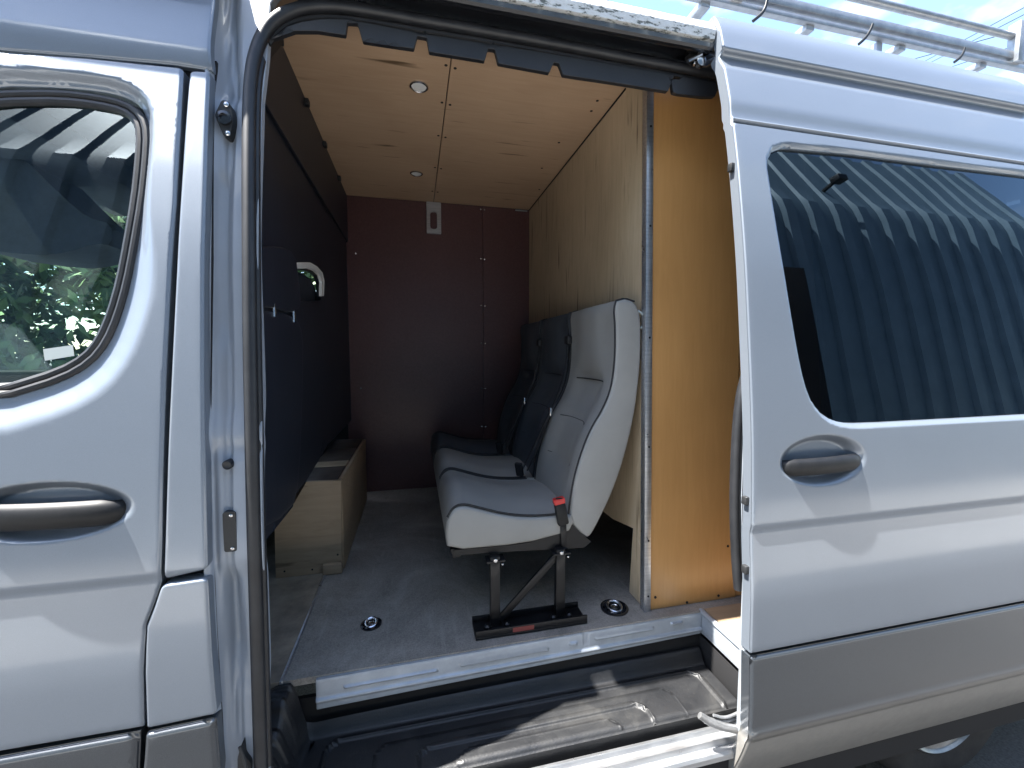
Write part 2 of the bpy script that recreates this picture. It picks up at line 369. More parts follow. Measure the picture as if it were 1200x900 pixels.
def sheet(name, outline, holes, height, to3, m, parent, thick=.012, roll=.006, res=.025, curved=True, extra=None, bands=()):
    """panel with an outline and holes in its own plane, height() giving its relief, rolled edges and thickness"""
    outline = resample(ccw(outline), res); holes = [resample(ccw(h), res) for h in holes]; allp = [outline] + holes
    q = np.array(outline); lo, hi = q.min(0), q.max(0)
    gx, gy = np.meshgrid(np.arange(lo[0] + res / 2, hi[0], res), np.arange(lo[1] + res / 2, hi[1], res)); G = np.stack([gx.ravel(), gy.ravel()], 1)
    for b0, b1 in bands: G = G[(G[:, 1] < b0 - res * .4) | (G[:, 1] > b1 + res * .4)]
    if extra is not None: G = np.concatenate([G, np.array(extra)])
    keep = inside(G, outline)
    for h in holes: keep &= ~inside(G, h)
    G = G[keep]; G = G[dist(G, allp) > max(res * .4, roll * 1.25)]
    ring = []
    if roll:
        for poly in allp:
            p = np.array(poly); t = np.roll(p, -1, 0) - np.roll(p, 1, 0); t /= np.linalg.norm(t, axis=1)[:, None] + 1e-9; nn = np.stack([-t[:, 1], t[:, 0]], 1)
            if poly is not outline: nn = -nn
            for k in (.12, .35, .65, 1.0): ring.append(p + nn * roll * k)
        ring = np.concatenate(ring); kk = inside(ring, outline)
        for h in holes: kk &= ~inside(ring, h)
        ring = ring[kk]; dd = dist(ring, allp); ring = ring[dd > roll * .1]
        G = np.concatenate([G, ring])
    V2 = []; E = []
    for poly in allp:
        s0 = len(V2); V2 += list(poly); k = len(poly); E += [(s0 + i, s0 + (i + 1) % k) for i in range(k)]
    V2 += [tuple(g) for g in G]
    vo, eo, fo, *_ = delaunay_2d_cdt([Vector(v) for v in V2], E, [], 0, 1e-6)
    P = np.array([v[:] for v in vo]); T = np.array([f for f in fo if len(f) == 3]); cen = P[T].mean(1)
    ok = inside(cen, outline)
    for h in holes: ok &= ~inside(cen, h)
    T = T[ok]
    a = (P[T[:, 1]] - P[T[:, 0]]); b = (P[T[:, 2]] - P[T[:, 0]]); ar = a[:, 0] * b[:, 1] - a[:, 1] * b[:, 0]
    T = T[np.abs(ar) > 1e-10]
    def H(Q):
        h = height(Q[:, 0], Q[:, 1])
        if roll:
            d = np.clip(dist(Q, allp), 0, roll); h = h + (roll - np.sqrt(np.maximum(roll ** 2 - (roll - d) ** 2, 0)))
        return h
    h0 = H(P); used = {}; cnt = {}
    for t in T:
        for i in range(3):
            e = (t[i], t[(i + 1) % 3]); cnt[e] = 1
    bnd = [e for e in cnt if (e[1], e[0]) not in cnt]
    n = len(P); V = [to3(P[i][0], P[i][1], h0[i]) for i in range(n)] + [to3(P[i][0], P[i][1], h0[i] + thick) for i in range(n)]
    Fc = [tuple(t) for t in T]; nf = len(Fc); Fc += [(t[2] + n, t[1] + n, t[0] + n) for t in T]; nb = len(Fc)
    Fc += [(e[1], e[0], e[0] + n, e[1] + n) for e in bnd]
    o = link_mesh(name, V, Fc, m, parent)
    me = o.data
    if curved and len(me.polygons) == len(Fc):
        ee = .0015; hx = (H(P + [ee, 0]) - H(P - [ee, 0])) / (2 * ee); hy = (H(P + [0, ee]) - H(P - [0, ee])) / (2 * ee)
        base = np.array(to3(0, 0, 0)); U = np.array(to3(1, 0, 0)) - base; W = np.array(to3(0, 1, 0)) - base; D = np.array(to3(0, 0, 1)) - base
        nn = U[None] * hx[:, None] + W[None] * hy[:, None] - D[None]; nn /= np.linalg.norm(nn, axis=1)[:, None]
        ln = []
        for p in me.polygons:
            p.use_smooth = p.index < nf
            for vi in p.vertices: ln.append(tuple(nn[vi]) if p.index < nf else tuple(p.normal))
        me.normals_split_custom_set(ln)
    return o
XZ = lambda u, v, d: (u, d, v)
YZ = lambda u, v, d: (d, u, v)
XY = lambda u, v, d: (u, v, d)
def skin(name, outline, holes, off, m, parent, feat=None, **kw):
    f = (lambda X, z: prof(z) + off) if feat is None else (lambda X, z: prof(z) + off + feat(X, z))
    return sheet(name, outline, holes, f, XZ, m, parent, **kw)
def flat(name, outline, holes, d, to3, m, parent, thick=.012, roll=.0015, res=.2):
    return sheet(name, outline, holes, (d if callable(d) else (lambda a, b: np.full(len(a), float(d)))), to3, m, parent, thick=thick, roll=roll, res=res, curved=callable(d))
#BODY
# ------------------------------------------------------------------ setting: ground
def ground_z(x, y): return 0
g = MB(); n = 60
gv = [(x, y, 0) for y in (-300, -30, -8, -3, 0, 3, 8, 30, 300) for x in (-300, -30, -8, -3, 0, 3, 8, 30, 300)]
gf = [(r * 9 + c, r * 9 + c + 1, r * 9 + c + 10, r * 9 + c + 9) for r in range(8) for c in range(8)]
ground = link_mesh('ground', gv, gf, 'asphalt'); ground['kind'] = 'structure'

def _conc(t, b):
    co = obj_co(t, (1, 1, 1)); n1 = noise(t, co, .9, 7, .6); n2 = noise(t, co, 60, 3)
    c = ramp(t, n1, [(.3, (.40, .385, .36)), (.7, (.52, .50, .465))]); c = mixc(t, .25, c, ramp(t, n2, [(.3, (.2, .2, .19)), (.7, (.5, .49, .46))])); t.links.new(c, b.inputs['Base Color'])
mat('bounce_concrete', (.36, .35, .33), .85, build=_conc)
m = MB(); m.box((-9, -3.95, -.02), (12, -2.2, .004), .002); ap = m.build('bounce_apron', 'bounce_concrete'); ap['kind'] = 'structure'  # unseen pale slab, added to bounce sunlight into the van interior

# ------------------------------------------------------------------ the van
van = thing('van', 'silver high roof panel van with its side door slid open on a plywood lined interior', 'van', (0.6, .9, 0))
ZC, XP, XB, YB, ZF = 2.684, .826, -.432, 1.949, .68      # ceiling, partition, bulkhead, far lining, floor

# --- front door
fd_edge = SS([(214, 79), (210, 150), (205, 240), (199, 320), (194, 420), (190, 530), (188, 640), (186, 684), (178, 708), (168, 735), (166, 790), (167, 853)])
ZT = fd_edge[-1][1]; fd_top = S(0, 60)[1]
tp = fd_edge[0][1]
fd_out = [(-1.75, ZT)] + [(-1.75, 1.5), (-1.5, 1.9), (-1.22, fd_top - .07), (-1.05, fd_top - .005)] + [S(0, 60), S(100, 67)] + rounded([S(200, 77), fd_edge[0], fd_edge[1]], [0, .03, 0], 5)[1:-1] + fd_edge[1:]
fw_px = [(0, 92), (60, 94), (110, 99), (140, 106), (157, 117), (164, 134), (163, 170), (157, 220), (148, 275), (138, 325), (126, 368), (112, 402), (92, 428), (60, 447), (0, 465)]
fw = SS(fw_px); fw_hole = [(-1.62, S(0, 465)[1] - .05)] + [(-1.36, 1.86), (-1.15, 2.1), (-1.0, fw[0][1] - .04)] + chaikin(fw, 1, False)
fw_poly = np.array(resample(fw_hole, .02))
# recess round the window, waist crease and handle dish
HB_F = [S(0, 606), S(140, 601)]; hc_f = ((HB_F[0][0] + HB_F[1][0]) / 2 - .03, HB_F[1][1] + .0)
def dish(X, z, cx, cz, rx, rz, dep):
    d = np.hypot((X - cx) / rx, (z - cz) / rz); return dep * (1 - sm(d, .66, 1.0))
def fd_feat(X, z):
    P = np.stack([X, z], 1); d = dist(P, [fw_poly]); low = 1 - sm(z, 1.75, 2.05)
    wdt = .03 + .05 * low
    h = .022 * (1 - sm(d / wdt, .15, 1.0))
    h = h + .006 * (1 - sm(z, 1.128, 1.158)) * sm(z, .92, 1.13)        # waist crease
    h = h + dish(X, z, hc_f[0], hc_f[1] + .012, .165, .066, .028)
    return h
def dense(cx, cz, rx, rz, st=.0048):
    gx, gz = np.meshgrid(np.arange(cx - rx * 1.12, cx + rx * 1.12, st), np.arange(cz - rz * 1.2, cz + rz * 1.2, st)); return np.stack([gx.ravel(), gz.ravel()], 1)
def near_poly(poly, w_, st, lo=None):
    q = np.array(poly); gx, gz = np.meshgrid(np.arange(q[:, 0].min() - w_, q[:, 0].max() + w_, st), np.arange(q[:, 1].min() - w_, q[:, 1].max() + w_, st))
    G = np.stack([gx.ravel(), gz.ravel()], 1); return G[dist(G, [q]) < w_]
def rows(x0, x1, zs, st=.014): return np.array([(x, z) for z in zs for x in np.arange(x0, x1, st)])
fd_extra = np.concatenate([dense(hc_f[0], hc_f[1] + .012, .165, .066), near_poly(fw_poly, .085, .0075), rows(-1.74, -.5, np.arange(1.10, 1.171, .008))])
front_door = skin('front_door', fd_out, [fw_hole], 0, 'silver_paint', van, fd_feat, thick=.03, roll=.007, res=.0125, extra=fd_extra, bands=((1.10, 1.17),))
front_door['label'] = 'closed silver front door with a black door handle'
# window rubber and pane
inn = SS([(0, 113), (60, 112), (105, 117), (135, 124), (149, 134), (154, 150), (152, 185), (147, 230), (138, 282), (129, 328), (118, 366), (105, 396), (88, 417), (58, 434), (0, 452)])
inner_hole = [(-1.57, S(0, 452)[1] - .03), (-1.33, 1.84), (-1.14, 2.05), (-1.0, inn[0][1] - .04)] + chaikin(inn, 1, False)
m = MB()
def mid(poly, off): return [(X, float(prof(z)) + off, z) for X, z in poly]
cx_, cz_ = np.mean(np.array(inner_hole), 0)
ih = resample(ccw(inner_hole), .02)
def grow(poly, d):
    p = np.array(poly); t = np.roll(p, -2, 0) - np.roll(p, 2, 0); t /= np.linalg.norm(t, axis=1)[:, None] + 1e-9; return p + np.stack([t[:, 1], -t[:, 0]], 1) * d
m.tube(mid(grow(ih, .004), .028), .0095, 10, 1, True); wseal = m.build('window_seal', 'black_rubber', front_door)
m = MB(); m.tube(mid(grow(ih, .019), .024), .0085, 10, 1, True); m.build('seal_lip', 'black_rubber', wseal)
pane = skin('window', inner_hole, [], .026, 'cab_glass', front_door, thick=.0, roll=0, res=.05) if False else None
def pane_sheet(name, poly, off, m, parent, feat=None, res=.04):
    poly = resample(ccw(poly), res); q = np.array(poly); lo, hi = q.min(0), q.max(0)
    gx, gy = np.meshgrid(np.arange(lo[0], hi[0], res), np.arange(lo[1], hi[1], res)); G = np.stack([gx.ravel(), gy.ravel()], 1); G = G[inside(G, poly)]; G = G[dist(G, [poly]) > res * .4]
    k = len(poly); vo, eo, fo, *_ = delaunay_2d_cdt([Vector(v) for v in list(poly) + [tuple(g_) for g_ in G]], [(i, (i + 1) % k) for i in range(k)], [], 0, 1e-6)
    P = np.array([v[:] for v in vo]); T = np.array([f for f in fo if len(f) == 3]); T = T[inside(P[T].mean(1), poly)]
    f0 = (lambda Q: prof(Q[:, 1]) + off + (feat(Q[:, 0], Q[:, 1]) if feat else 0)); h = f0(P)
    o = link_mesh(name, [(P[i][0], h[i], P[i][1]) for i in range(len(P))], [tuple(t) for t in T], m, parent, True)
    e = .01; hx = (f0(P + [e, 0]) - f0(P - [e, 0])) / (2 * e); hy = (f0(P + [0, e]) - f0(P - [0, e])) / (2 * e)
    nn = np.stack([hx, -np.ones(len(P)), hy], 1); nn /= np.linalg.norm(nn, axis=1)[:, None]
    o.data.normals_split_custom_set([tuple(nn[v]) for p in o.data.polygons for v in p.vertices]); return o
fpane = pane_sheet('window_pane', inner_hole, .03, 'cab_glass', front_door)
lp = SS([(37, 409), (73, 404), (75, 417), (39, 423)])
pane_sheet('window_sticker', lp, .028, 'paper_label', front_door)
# pull handle
def handle(x0, x1, z0, z1, off, name, parent, r=.017):
    m = MB(); pts = []; rs = []
    for k in range(29):
        t = k / 28; X = x0 + (x1 - x0) * t; Z_ = z0 + (z1 - z0) * t; bow = math.sin(math.pi * min(max(t, .0), 1)) ** .3
        pts.append((X, float(prof(Z_)) + off + .028 - .030 * bow, Z_)); rs.append(r * (.80 + .20 * min(1, min(t, 1 - t) / .12)))
    m.tube(pts, rs, 14, .62); return m.build(name, 'handle_plastic', parent)
hf = handle(HB_F[0][0] - .07, HB_F[1][0], HB_F[0][1], HB_F[1][1], 0, 'door_handle', front_door, .029)
# lower cladding of front door
low = [(-1.75, .5), (-1.75, ZT - .014)] + SS([(0, 889), (163, 859), (161, 905)]) + [(S(161, 905)[0] - .01, .5)]
skin('door_trim', low, [], -.004, 'silver_paint_low', front_door, thick=.03, roll=.012, res=.025)
# --- pillar panels behind the front door
pil = rounded(SS([(222, 82), (245, 83), (241, 200), (238, 330), (238, 450), (240, 560), (242, 668), (191, 681), (195, 560), (200, 440), (206, 320), (213, 200)]), [.01, .005, 0, 0, 0, 0, .012, .012, 0, 0, 0, 0])
pillar = skin('pillar_panel', pil, [], 0, 'silver_paint', van, lambda X, z: .006 * (1 - sm(z, 1.128, 1.158)) * sm(z, .92, 1.13), thick=.028, roll=.007, res=.009)
flap = rounded(SS([(189, 686), (242, 678), (244, 720), (247, 770), (253, 838), (171, 855), (169, 790), (171, 735), (180, 712)]), [.012, .012, 0, 0, .01, .008, 0, 0, 0])
skin('filler_flap', flap, [], 0, 'silver_paint', van, None, thick=.028, roll=.007, res=.009)
lowp = SS([(170, 860), (252, 843), (254, 870), (257, 905), (166, 905)]) ; lowp = lowp[:3] + [lowp[3], (lowp[3][0] - .01, .5), (lowp[4][0] + .005, .5), lowp[4]]
skin('sill_trim', rounded(lowp, .008), [], -.004, 'silver_paint_low', van, None, thick=.03, roll=.012, res=.02)
# dark gap backing behind the shut lines
gap = SS([(150, 60), (246, 60), (241, 300), (240, 600), (252, 838), (256, 905), (120, 905), (140, 700), (165, 540), (172, 380), (195, 130)])
skin('door_gap_seal', gap, [], .034, 'gap_black', van, None, thick=.01, roll=0, res=.05)
# --- cantrail above the doors
ct_low = SS([(0, 51), (100, 60), (200, 70), (245, 77)])
XJ = S(246, 40)[0]
ct = [(-2.2, 1.95), (-1.75, 2.2), (-1.3, ct_low[0][1] - .03)] + ct_low + [(XJ, 2.40), (XJ + .005, 2.60), (XJ + .01, 2.755), (-1.7, 2.755), (-2.2, 2.6)]
def ct_feat(X, z):
    b = ct_low[1][1]; return .020 * (1 - sm(z, b - .02, b + .055)) - .010 * sm(z, 2.50, 2.58)
skin('roof_side', ct, [], 0, 'silver_paint', van, ct_feat, thick=.02, roll=.006, res=.02)
# --- door jamb (recessed pillar face) with its pressings
jl = SS([(244, 0), (244, 100), (239, 300), (238, 450), (240, 560), (243, 680), (252, 840), (257, 905)], .035)
jr = [(X + .022, z) for X, z in SS([(306, 0), (300, 60), (293, 110), (290, 300), (294, 500), (298, 700), (302, 905)], .035)]
ztop = 2.70
jam = [(jl[0][0], ztop)] + jl + [(jl[-1][0], .40), (jr[-1][0] + .02, .40)] + jr[::-1] + [(jr[0][0] + .06, ztop)]
def jc(z): return np.interp(z, [p[1] for p in jl[::-1]], [p[0] for p in jl[::-1]])
def jamb_feat(X, z):
    u = X - jc(z)
    h = -.028 * (1 - sm(u, .006, .022)) + .012 * sm(u, .030, .04) * (1 - sm(u, .05, .06))
    wv = sm(z, 1.62, 1.72) * (1 - sm(z, 2.05, 2.1)); h = h + .014 * wv * sm(u, .02, .03) * (1 - sm(u, .036, .05))
    h = h - .010 * sm(z, 1.40, 1.45) * (1 - sm(z, 1.45, 1.53)) - .009 * (1 - sm(z, 1.38, 1.43)) * sm(z, 1.10, 1.16) * sm(u, .018, .03)
    h = h + .016 * (1 - sm(z, 1.08, 1.14)) * sm(z, .86, .95) * sm(u, .025, .04) * (1 - sm(u, .058, .072))
    h = h - .010 * (1 - sm(z, .80, .88)) * sm(u, .03, .045)
    h = h + .018 * sm(z, 2.26, 2.30) * sm(u, .012, .03) * (1 - sm(u, .05, .075)) + .006 * np.sin(z * 9) * sm(u, .02, .05)
    return h
jamb = skin('door_pillar', jam, [], .045, 'jamb_paint', van, jamb_feat, thick=.02, roll=.003, res=.008)
# striker, hole, plate, lower latch on the pillar
def on_jamb(x, y): X, z = S(x, y, .035); return X, float(prof(z)) + .040, z
X, y_, z_ = on_jamb(265, 141)
m = MB(); pl = rounded([(X - .004, z_ + .045), (X + .012, z_ + .040), (X + .018, z_), (X + .008, z_ - .045), (X - .004, z_ - .042), (X - .022, z_ + .006)], .008); m.prism(pl, XZ, y_ - .012, y_ + .02); strk = m.build('striker', 'black_plastic', jamb)
m = MB(); m.lathe((X, y_ - .012, z_), (0, -1, 0), [(.016, 0), (.016, .008), (.009, .010), (.008, .004), (0, .004)], 20); m.build('striker_cup', 'gloss_black', strk)
for dz in (.033, -.034): m = MB(); m.lathe((X + .005, y_ - .012, z_ + dz), (0, -1, 0), [(.006, 0), (.006, .003), (.003, .005), (0, .005)], 12); m.build('screw', 'steel', strk)
X, y_, z_ = on_jamb(268, 544); m = MB(); m.lathe((X, y_ - .012, z_), (0, -1, 0), [(.011, -.02), (.0115, 0), (.009, .004), (.004, .0025), (0, .0025)], 20); m.build('rubber_stop', 'black_rubber', jamb)
X, y_, z_ = on_jamb(271, 622); m = MB(); m.prism(rounded([(X - .014, z_ - .048), (X + .013, z_ - .048), (X + .013, z_ + .048), (X - .014, z_ + .048)], .006), XZ, y_ - .012, y_ + .02); sp = m.build('latch_plate', 'black_plastic', jamb)
for dz in (.04, -.04): m = MB(); m.lathe((X + .004, y_ - .012, z_ + dz), (0, -1, 0), [(.004, 0), (.004, .002), (0, .003)], 10); m.build('screw', 'steel', sp)
X, y_, z_ = on_jamb(288, 885); m = MB(); m.prism(rounded([(X - .014, z_ - .06), (X + .014, z_ - .06), (X + .016, z_ - .01), (X + .003, z_ + .012), (X - .002, z_ + .045), (X - .012, z_ + .01)], .006), XZ, y_ - .02, y_ + .02)
m.tube([(X - .005, y_ - .022, z_ + .04), (X + .008, y_ - .03, z_ - .0), (X + .008, y_ - .03, z_ - .05)], .004, 8); m.build('lower_latch', 'black_plastic', jamb)

# --- rubber seal round the opening
def seal_pt(x, y, off): X, z = S(x, y, off); return (X, float(prof(z)) + off, z)
sp_px = [(306, 905), (303, 800), (300, 700), (297, 600), (295, 500), (293, 400), (292, 300), (291.5, 200), (292, 130), (294, 90), (299, 62), (309, 38), (324, 21), (345, 11), (370, 7), (400, 8), (440, 14), (500, 25), (560, 35), (620, 46), (680, 57), (740, 69), (800, 80), (850, 90), (880, 96)]
sl = [seal_pt(x, y, .03 if k < 12 else .02) for k, (x, y) in enumerate(sp_px)]
sl = chaikin(sl, 2, False)
m = MB(); m.tube(sl, .0155, 12, 1.0); seal = m.build('door_seal', 'black_rubber', van)
seal2 = [(p[0] + (.010 if k < len(sl) * .42 else .0), p[1] + .018, p[2] - (.0 if k < len(sl) * .46 else .015)) for k, p in enumerate(sl)]
m = MB(); m.tube(seal2, .010, 10); m.build('seal_lip', 'black_rubber', seal)
# lining flange behind the seal (left side of the opening, seen edge on)
fl = SS([(296, 905), (296, 700), (292, 500), (289, 300), (289, 120), (297, 45), (330, 8)], .06)
m = MB(); V = []; 
for X, z in fl:
    y0 = float(prof(z)) + .05; V += [(X + .012, y0 + .03, z), (X - .039, y0 + .16, z), (X - .055, y0 + .16, z), (X - .004, y0 + .03, z)]
m.add(V, [(4 * i + k, 4 * i + (k + 1) % 4, 4 * i + 4 + (k + 1) % 4, 4 * i + 4 + k) for i in range(len(fl) - 1) for k in range(4)])
m.build('pillar_lining', 'trim_plastic', van)

# --- header above the opening: gutter, rail, header trim
YH = .14
hx0, hx1, XD = -.36, 2.3, .925
def hz(x, y, yy): return onY(x, y, yy).z
m = MB()
sec = [(YH - .004, 2.613), (YH - .009, 2.638), (YH + .004, 2.662), (YH + .03, 2.69), (YH + .12, 2.745), (YH + .12, 2.625), (YH + .01, 2.609)]
m.prism(sec, YZ, hx0, XD - .004); m.build('gutter_rail', 'gutter_metal', van, ang=20)
m = MB()
m.prism([(YH + .0, 2.605), (YH + .0, 2.592), (YH + .006, 2.586), (YH + .02, 2.586), (YH + .12, 2.640), (YH + .12, 2.618), (YH + .012, 2.600)], YZ, hx0, XD - .004)
m.prism([(.245, 2.65), (.245, 2.592), (.255, 2.602), (.255, 2.65)], YZ, hx0, hx1)
m.prism([(.228, 2.630), (.228, 2.620), (.246, 2.616), (.246, 2.632)], YZ, hx0, hx1)
m.prism([(.212, 2.592), (.212, 2.586), (.250, 2.598), (.250, 2.606)], YZ, hx0, hx1)
m.build('door_rail', 'gloss_black', van, ang=25)
# header trim with its cut-outs along the lower edge
YT = .205
tr = [(324, 40), (336, 30.5), (354, 25), (380, 21.5), (408, 22), (500, 40), (600, 55), (700, 72), (790, 88), (838, 97), (842, 104), (838, 113), (826, 113.5), (796, 110), (789, 108), (787, 92), (797, 93), (800, 88), (791, 87), (783, 107), (735, 99), (660, 87.5), (655, 74), (649, 73), (644, 85), (584, 74), (580, 58), (572, 57), (568, 71), (503, 60.5), (500, 44), (489, 42), (485, 57), (425, 48), (419, 27), (407, 26), (405, 41), (372, 36), (345, 36), (316, 46)]
trp = [(onY(x, y, YT).x, onY(x, y, YT).z) for x, y in tr]
ht = flat('header_trim', rounded(trp, .003, 2), [], YT, XZ, 'trim_plastic', van, thick=.012, roll=.002, res=.03)
for x, y in ((498, 40), (578, 56), (653, 72)):
    p = onY(x, y, YT + .03); m = MB(); m.tube([(p.x, p.y, p.z - .01), (p.x, p.y + .0, p.z + .02)], .006, 8); m.build('trim_clip', 'black_plastic', ht)
# pale body flange showing at the top left corner
m = MB(); pp = [(318, 30), (330, 20), (352, 14.5), (380, 13), (402, 16), (378, 17), (352, 20), (334, 25)]
m.prism([(onY(x, y, .23).x, onY(x, y, .23).z) for x, y in pp], XZ, .228, .24); m.build('roof_flange', 'white_sill', van)
# upper roller arm
P = lambda x, y, yy: onY(x, y, yy)
m = MB()
m.tube([P(838, 52, .16), P(826, 58, .17), P(820, 62, .175), P(818, 70, .18)], [.012, .011, .010, .008], 10)
m.tube([P(806, 72, .17), P(822, 64, .165)], .006, 8); m.lathe(P(821, 72, .17), (0, -1, 0), [(.016, -.01), (.016, .006), (.009, .01), (0, .01)], 18)
m.tube([P(838, 70, .18), P(826, 76, .18), P(812, 74, .185)], .009, 8)
m.build('roller_arm', 'steel', van)
m = MB(); m.box((P(808, 70, .2).x, .2, 2.575), (P(838, 70, .2).x, .23, 2.62), .006); m.build('roller_carriage', 'black_plastic', van)

# --- roof, far side and the rest of the shell (thin sheets, out of direct view but there)
m = MB()
V = []; ys = [.285, .37, .5, .8, 1.1, 1.4, 1.7, 1.83, 1.915]; zs = [2.728, 2.768, 2.79, 2.80, 2.805, 2.80, 2.79, 2.768, 2.728]
for X in (-1.75, 4.4): V += [(X, a, b) for a, b in zip(ys, zs)] + [(X, a, b - .015) for a, b in zip(ys, zs)]
k = len(ys)
m.add(V, [(i, i + 1, 2 * k + i + 1, 2 * k + i) for i in range(k - 1)] + [(k + i + 1, k + i, 3 * k + i, 3 * k + i + 1) for i in range(k - 1)])
m.build('roof', 'silver_paint', van)
far = [(-1.80, .35), (4.4, .35), (4.4, 2.75), (-1.5, 2.75), (-1.80, 1.55)]
fwn = [(-1.72, 1.62), (-.86, 1.62), (-.66, 1.70), (-.60, 2.30), (-.70, 2.40), (-1.45, 2.40)]
def farp(u, v, d): return (u, 2.2 - .9 * float(prof(v)) + d - .02, v)
sheet('far_side_body', far, [rounded(fwn, .06)], lambda a, b: np.zeros(len(a)), farp, 'gap_black', van, thick=.03, roll=0, res=.2, curved=False)
m = MB(); m.box((4.38, .06, .35), (4.42, 2.1, 2.76), .02); m.build('rear_end', 'silver_paint', van)
# bonnet, windscreen, scuttle and floor pan of the cab
m = MB(); m.prism([(-3.1, .45), (-3.1, 1.0), (-2.75, 1.28), (-2.2, 1.46), (-1.78, 1.52), (-1.78, .45)], lambda u, v, d: (u, d, v), .0, 2.2); m.build('bonnet', 'silver_paint', van)
m = MB(); m.prism([(-2.2, 1.47), (-2.19, 1.47), (-1.70, 2.5), (-1.71, 2.5)], lambda u, v, d: (u, d, v), .12, 2.05); m.build('windscreen', 'clear_glass', van)
m = MB(); m.box((-1.78, .1, 2.48), (-1.40, 2.05, 2.60), .02); m.build('screen_header', 'dark_fabric', van)
m = MB(); m.box((-1.77, .07, .50), (-.47, 2.15, .56), .01); m.box((-1.85, .1, .9), (-1.45, 2.1, 1.50), .05); m.build('dashboard', 'trim_plastic', van)
m = MB(); m.box((-1.70, .12, 2.60), (-.45, 2.08, 2.63), .01); m.build('cab_headlining', 'dark_fabric', van)
oc = [(-60, 150), (20, 178), (75, 232), (104, 256), (131, 262), (131, 288), (112, 285), (78, 296), (40, 300), (-60, 286)]
m = MB(); m.prism([(onY(x, y, 1.25).x, onY(x, y, 1.25).z) for x, y in chaikin(oc, 1)], XZ, 1.25, 1.55); m.build('cab_overhead_shelf', 'dark_fabric', van)
m = MB(); a, b = onY(-30, 404, .34), onY(205, 399, .34); m.box((-1.6, .09, .6), (-.47, .12, a.z - .06), .01); m.build('door_card', 'trim_plastic', front_door)

# --- interior lining
fl_ = flat('load_floor', [(-.394, .228), (2.2, .258), (2.2, YB), (-.394, YB)], [], ZF, XY, 'floor_vinyl', van, thick=-.02, roll=.002, res=.25)
flat('floor_board', [(-.80, .20), (-.402, .226), (-.402, YB), (-.80, YB)], [], ZF + .002, XY, 'raw_floor_ply', van, thick=-.02, roll=.002, res=.25)
m = MB(); m.box((-.402, .224, ZF - .01), (-.392, YB, ZF + .006), .003); m.build('floor_edge_strip', 'aluminium', van)
m = MB(); m.box((1.045, .03, ZF - .03), (2.2, .252, ZF + .004), .003); m.build('side_floor_board', 'box_ply', van)
xs = onZ(508, 238, ZC).x
cl = flat('ceiling_panel', [(-.46, .24), (xs - .002, .24), (xs - .002, YB), (-.46, YB)], [], ZC, XY, 'ceiling_ply', van, thick=.012, roll=.002, res=.3)
c2 = flat('ceiling_panel', [(xs + .002, .24), (2.2, .24), (2.2, YB), (xs + .002, YB)], [], ZC + .001, XY, 'ceiling_ply', van, thick=.012, roll=.002, res=.3)
m = MB(); m.box((-.46, .24, ZC + .014), (2.2, YB, ZC + .02), 0); m.build('roof_lining', 'gap_black', van)
def screws(pts, nrm, name, parent, m_='gap_black', r=.006):
    m = MB()
    for p in pts: m.lathe(p, nrm, [(r, -.004), (r, .0012), (r * .6, .002), (0, .001)], 10)
    return m.build(name, m_, parent)
for y0 in (.55, .78, 1.05, 1.4, 1.75): screws([(xs - .016, y0, ZC), ], (0, 0, -1), 'screw', cl); screws([(xs + .018, y0 + .01, ZC + .001)], (0, 0, -1), 'screw', c2)
for px, py in ((700, 118), (693, 130), (655, 167), (635, 197), (632, 222)): p = onZ(px, py, ZC + .001); screws([p], (0, 0, -1), 'screw', c2)
for px, py in ((491, 101), (488, 203)):
    p = onZ(px, py, ZC); m = MB(); m.lathe((p.x, p.y, ZC), (0, 0, -1), [(.036, -.002), (.036, .004), (.031, .007), (.028, .004), (.028, .001)], 32); rg = m.build('downlight', 'steel', cl)
    m = MB(); m.lathe((p.x, p.y, ZC), (0, 0, -1), [(.028, 0), (.028, .003), (0, .0035)], 32); m.build('lens', 'lamp_white', rg)
# far lining of brown film faced ply in two boards
bs = onY(566, 330, YB).x
bl = flat('back_panel', [(XB - .02, ZF), (bs - .0015, ZF), (bs - .0015, ZC), (XB - .02, ZC)], [], YB, XZ, 'film_ply', van, thick=.012, roll=.0015, res=.3)
bl2 = flat('back_panel', [(bs + .0015, ZF), (XP + .02, ZF), (XP + .02, ZC), (bs + .0015, ZC)], [], YB + .002, XZ, 'film_ply', van, thick=.012, roll=.0015, res=.3)
for py in (245, 303, 358, 402, 455, 500):
    p = onY(563, py, YB); screws([(bs - .014, YB, p.z)], (0, -1, 0), 'screw', bl, 'steel', .005); screws([(bs + .014, YB + .002, p.z - .003)], (0, -1, 0), 'screw', bl2, 'steel', .005)
for px, py in ((417, 297), (423, 455)): p = onY(px, py, YB); screws([p], (0, -1, 0), 'screw', bl, 'steel', .005)
m = MB(); a, b = onY(604, 245.5, YB - .004), onY(618, 248, YB - .004); m.box((a.x, YB - .006, b.z), (b.x, YB + .001, a.z), .001); m.build('bracket_strip', 'paper_label', bl2)
a, b = onY(499.5, 237, YB), onY(517, 275, YB)
hol = rounded([(a.x + .025, b.z + .03), (b.x - .028, b.z + .03), (b.x - .028, a.z - .065), (a.x + .025, a.z - .065)], .02)
flat('belt_anchor', rounded([(a.x, b.z), (b.x, b.z), (b.x, a.z), (a.x, a.z)], .006), [hol], YB - .022, XZ, 'aluminium', van, thick=.02, roll=.003, res=.05)
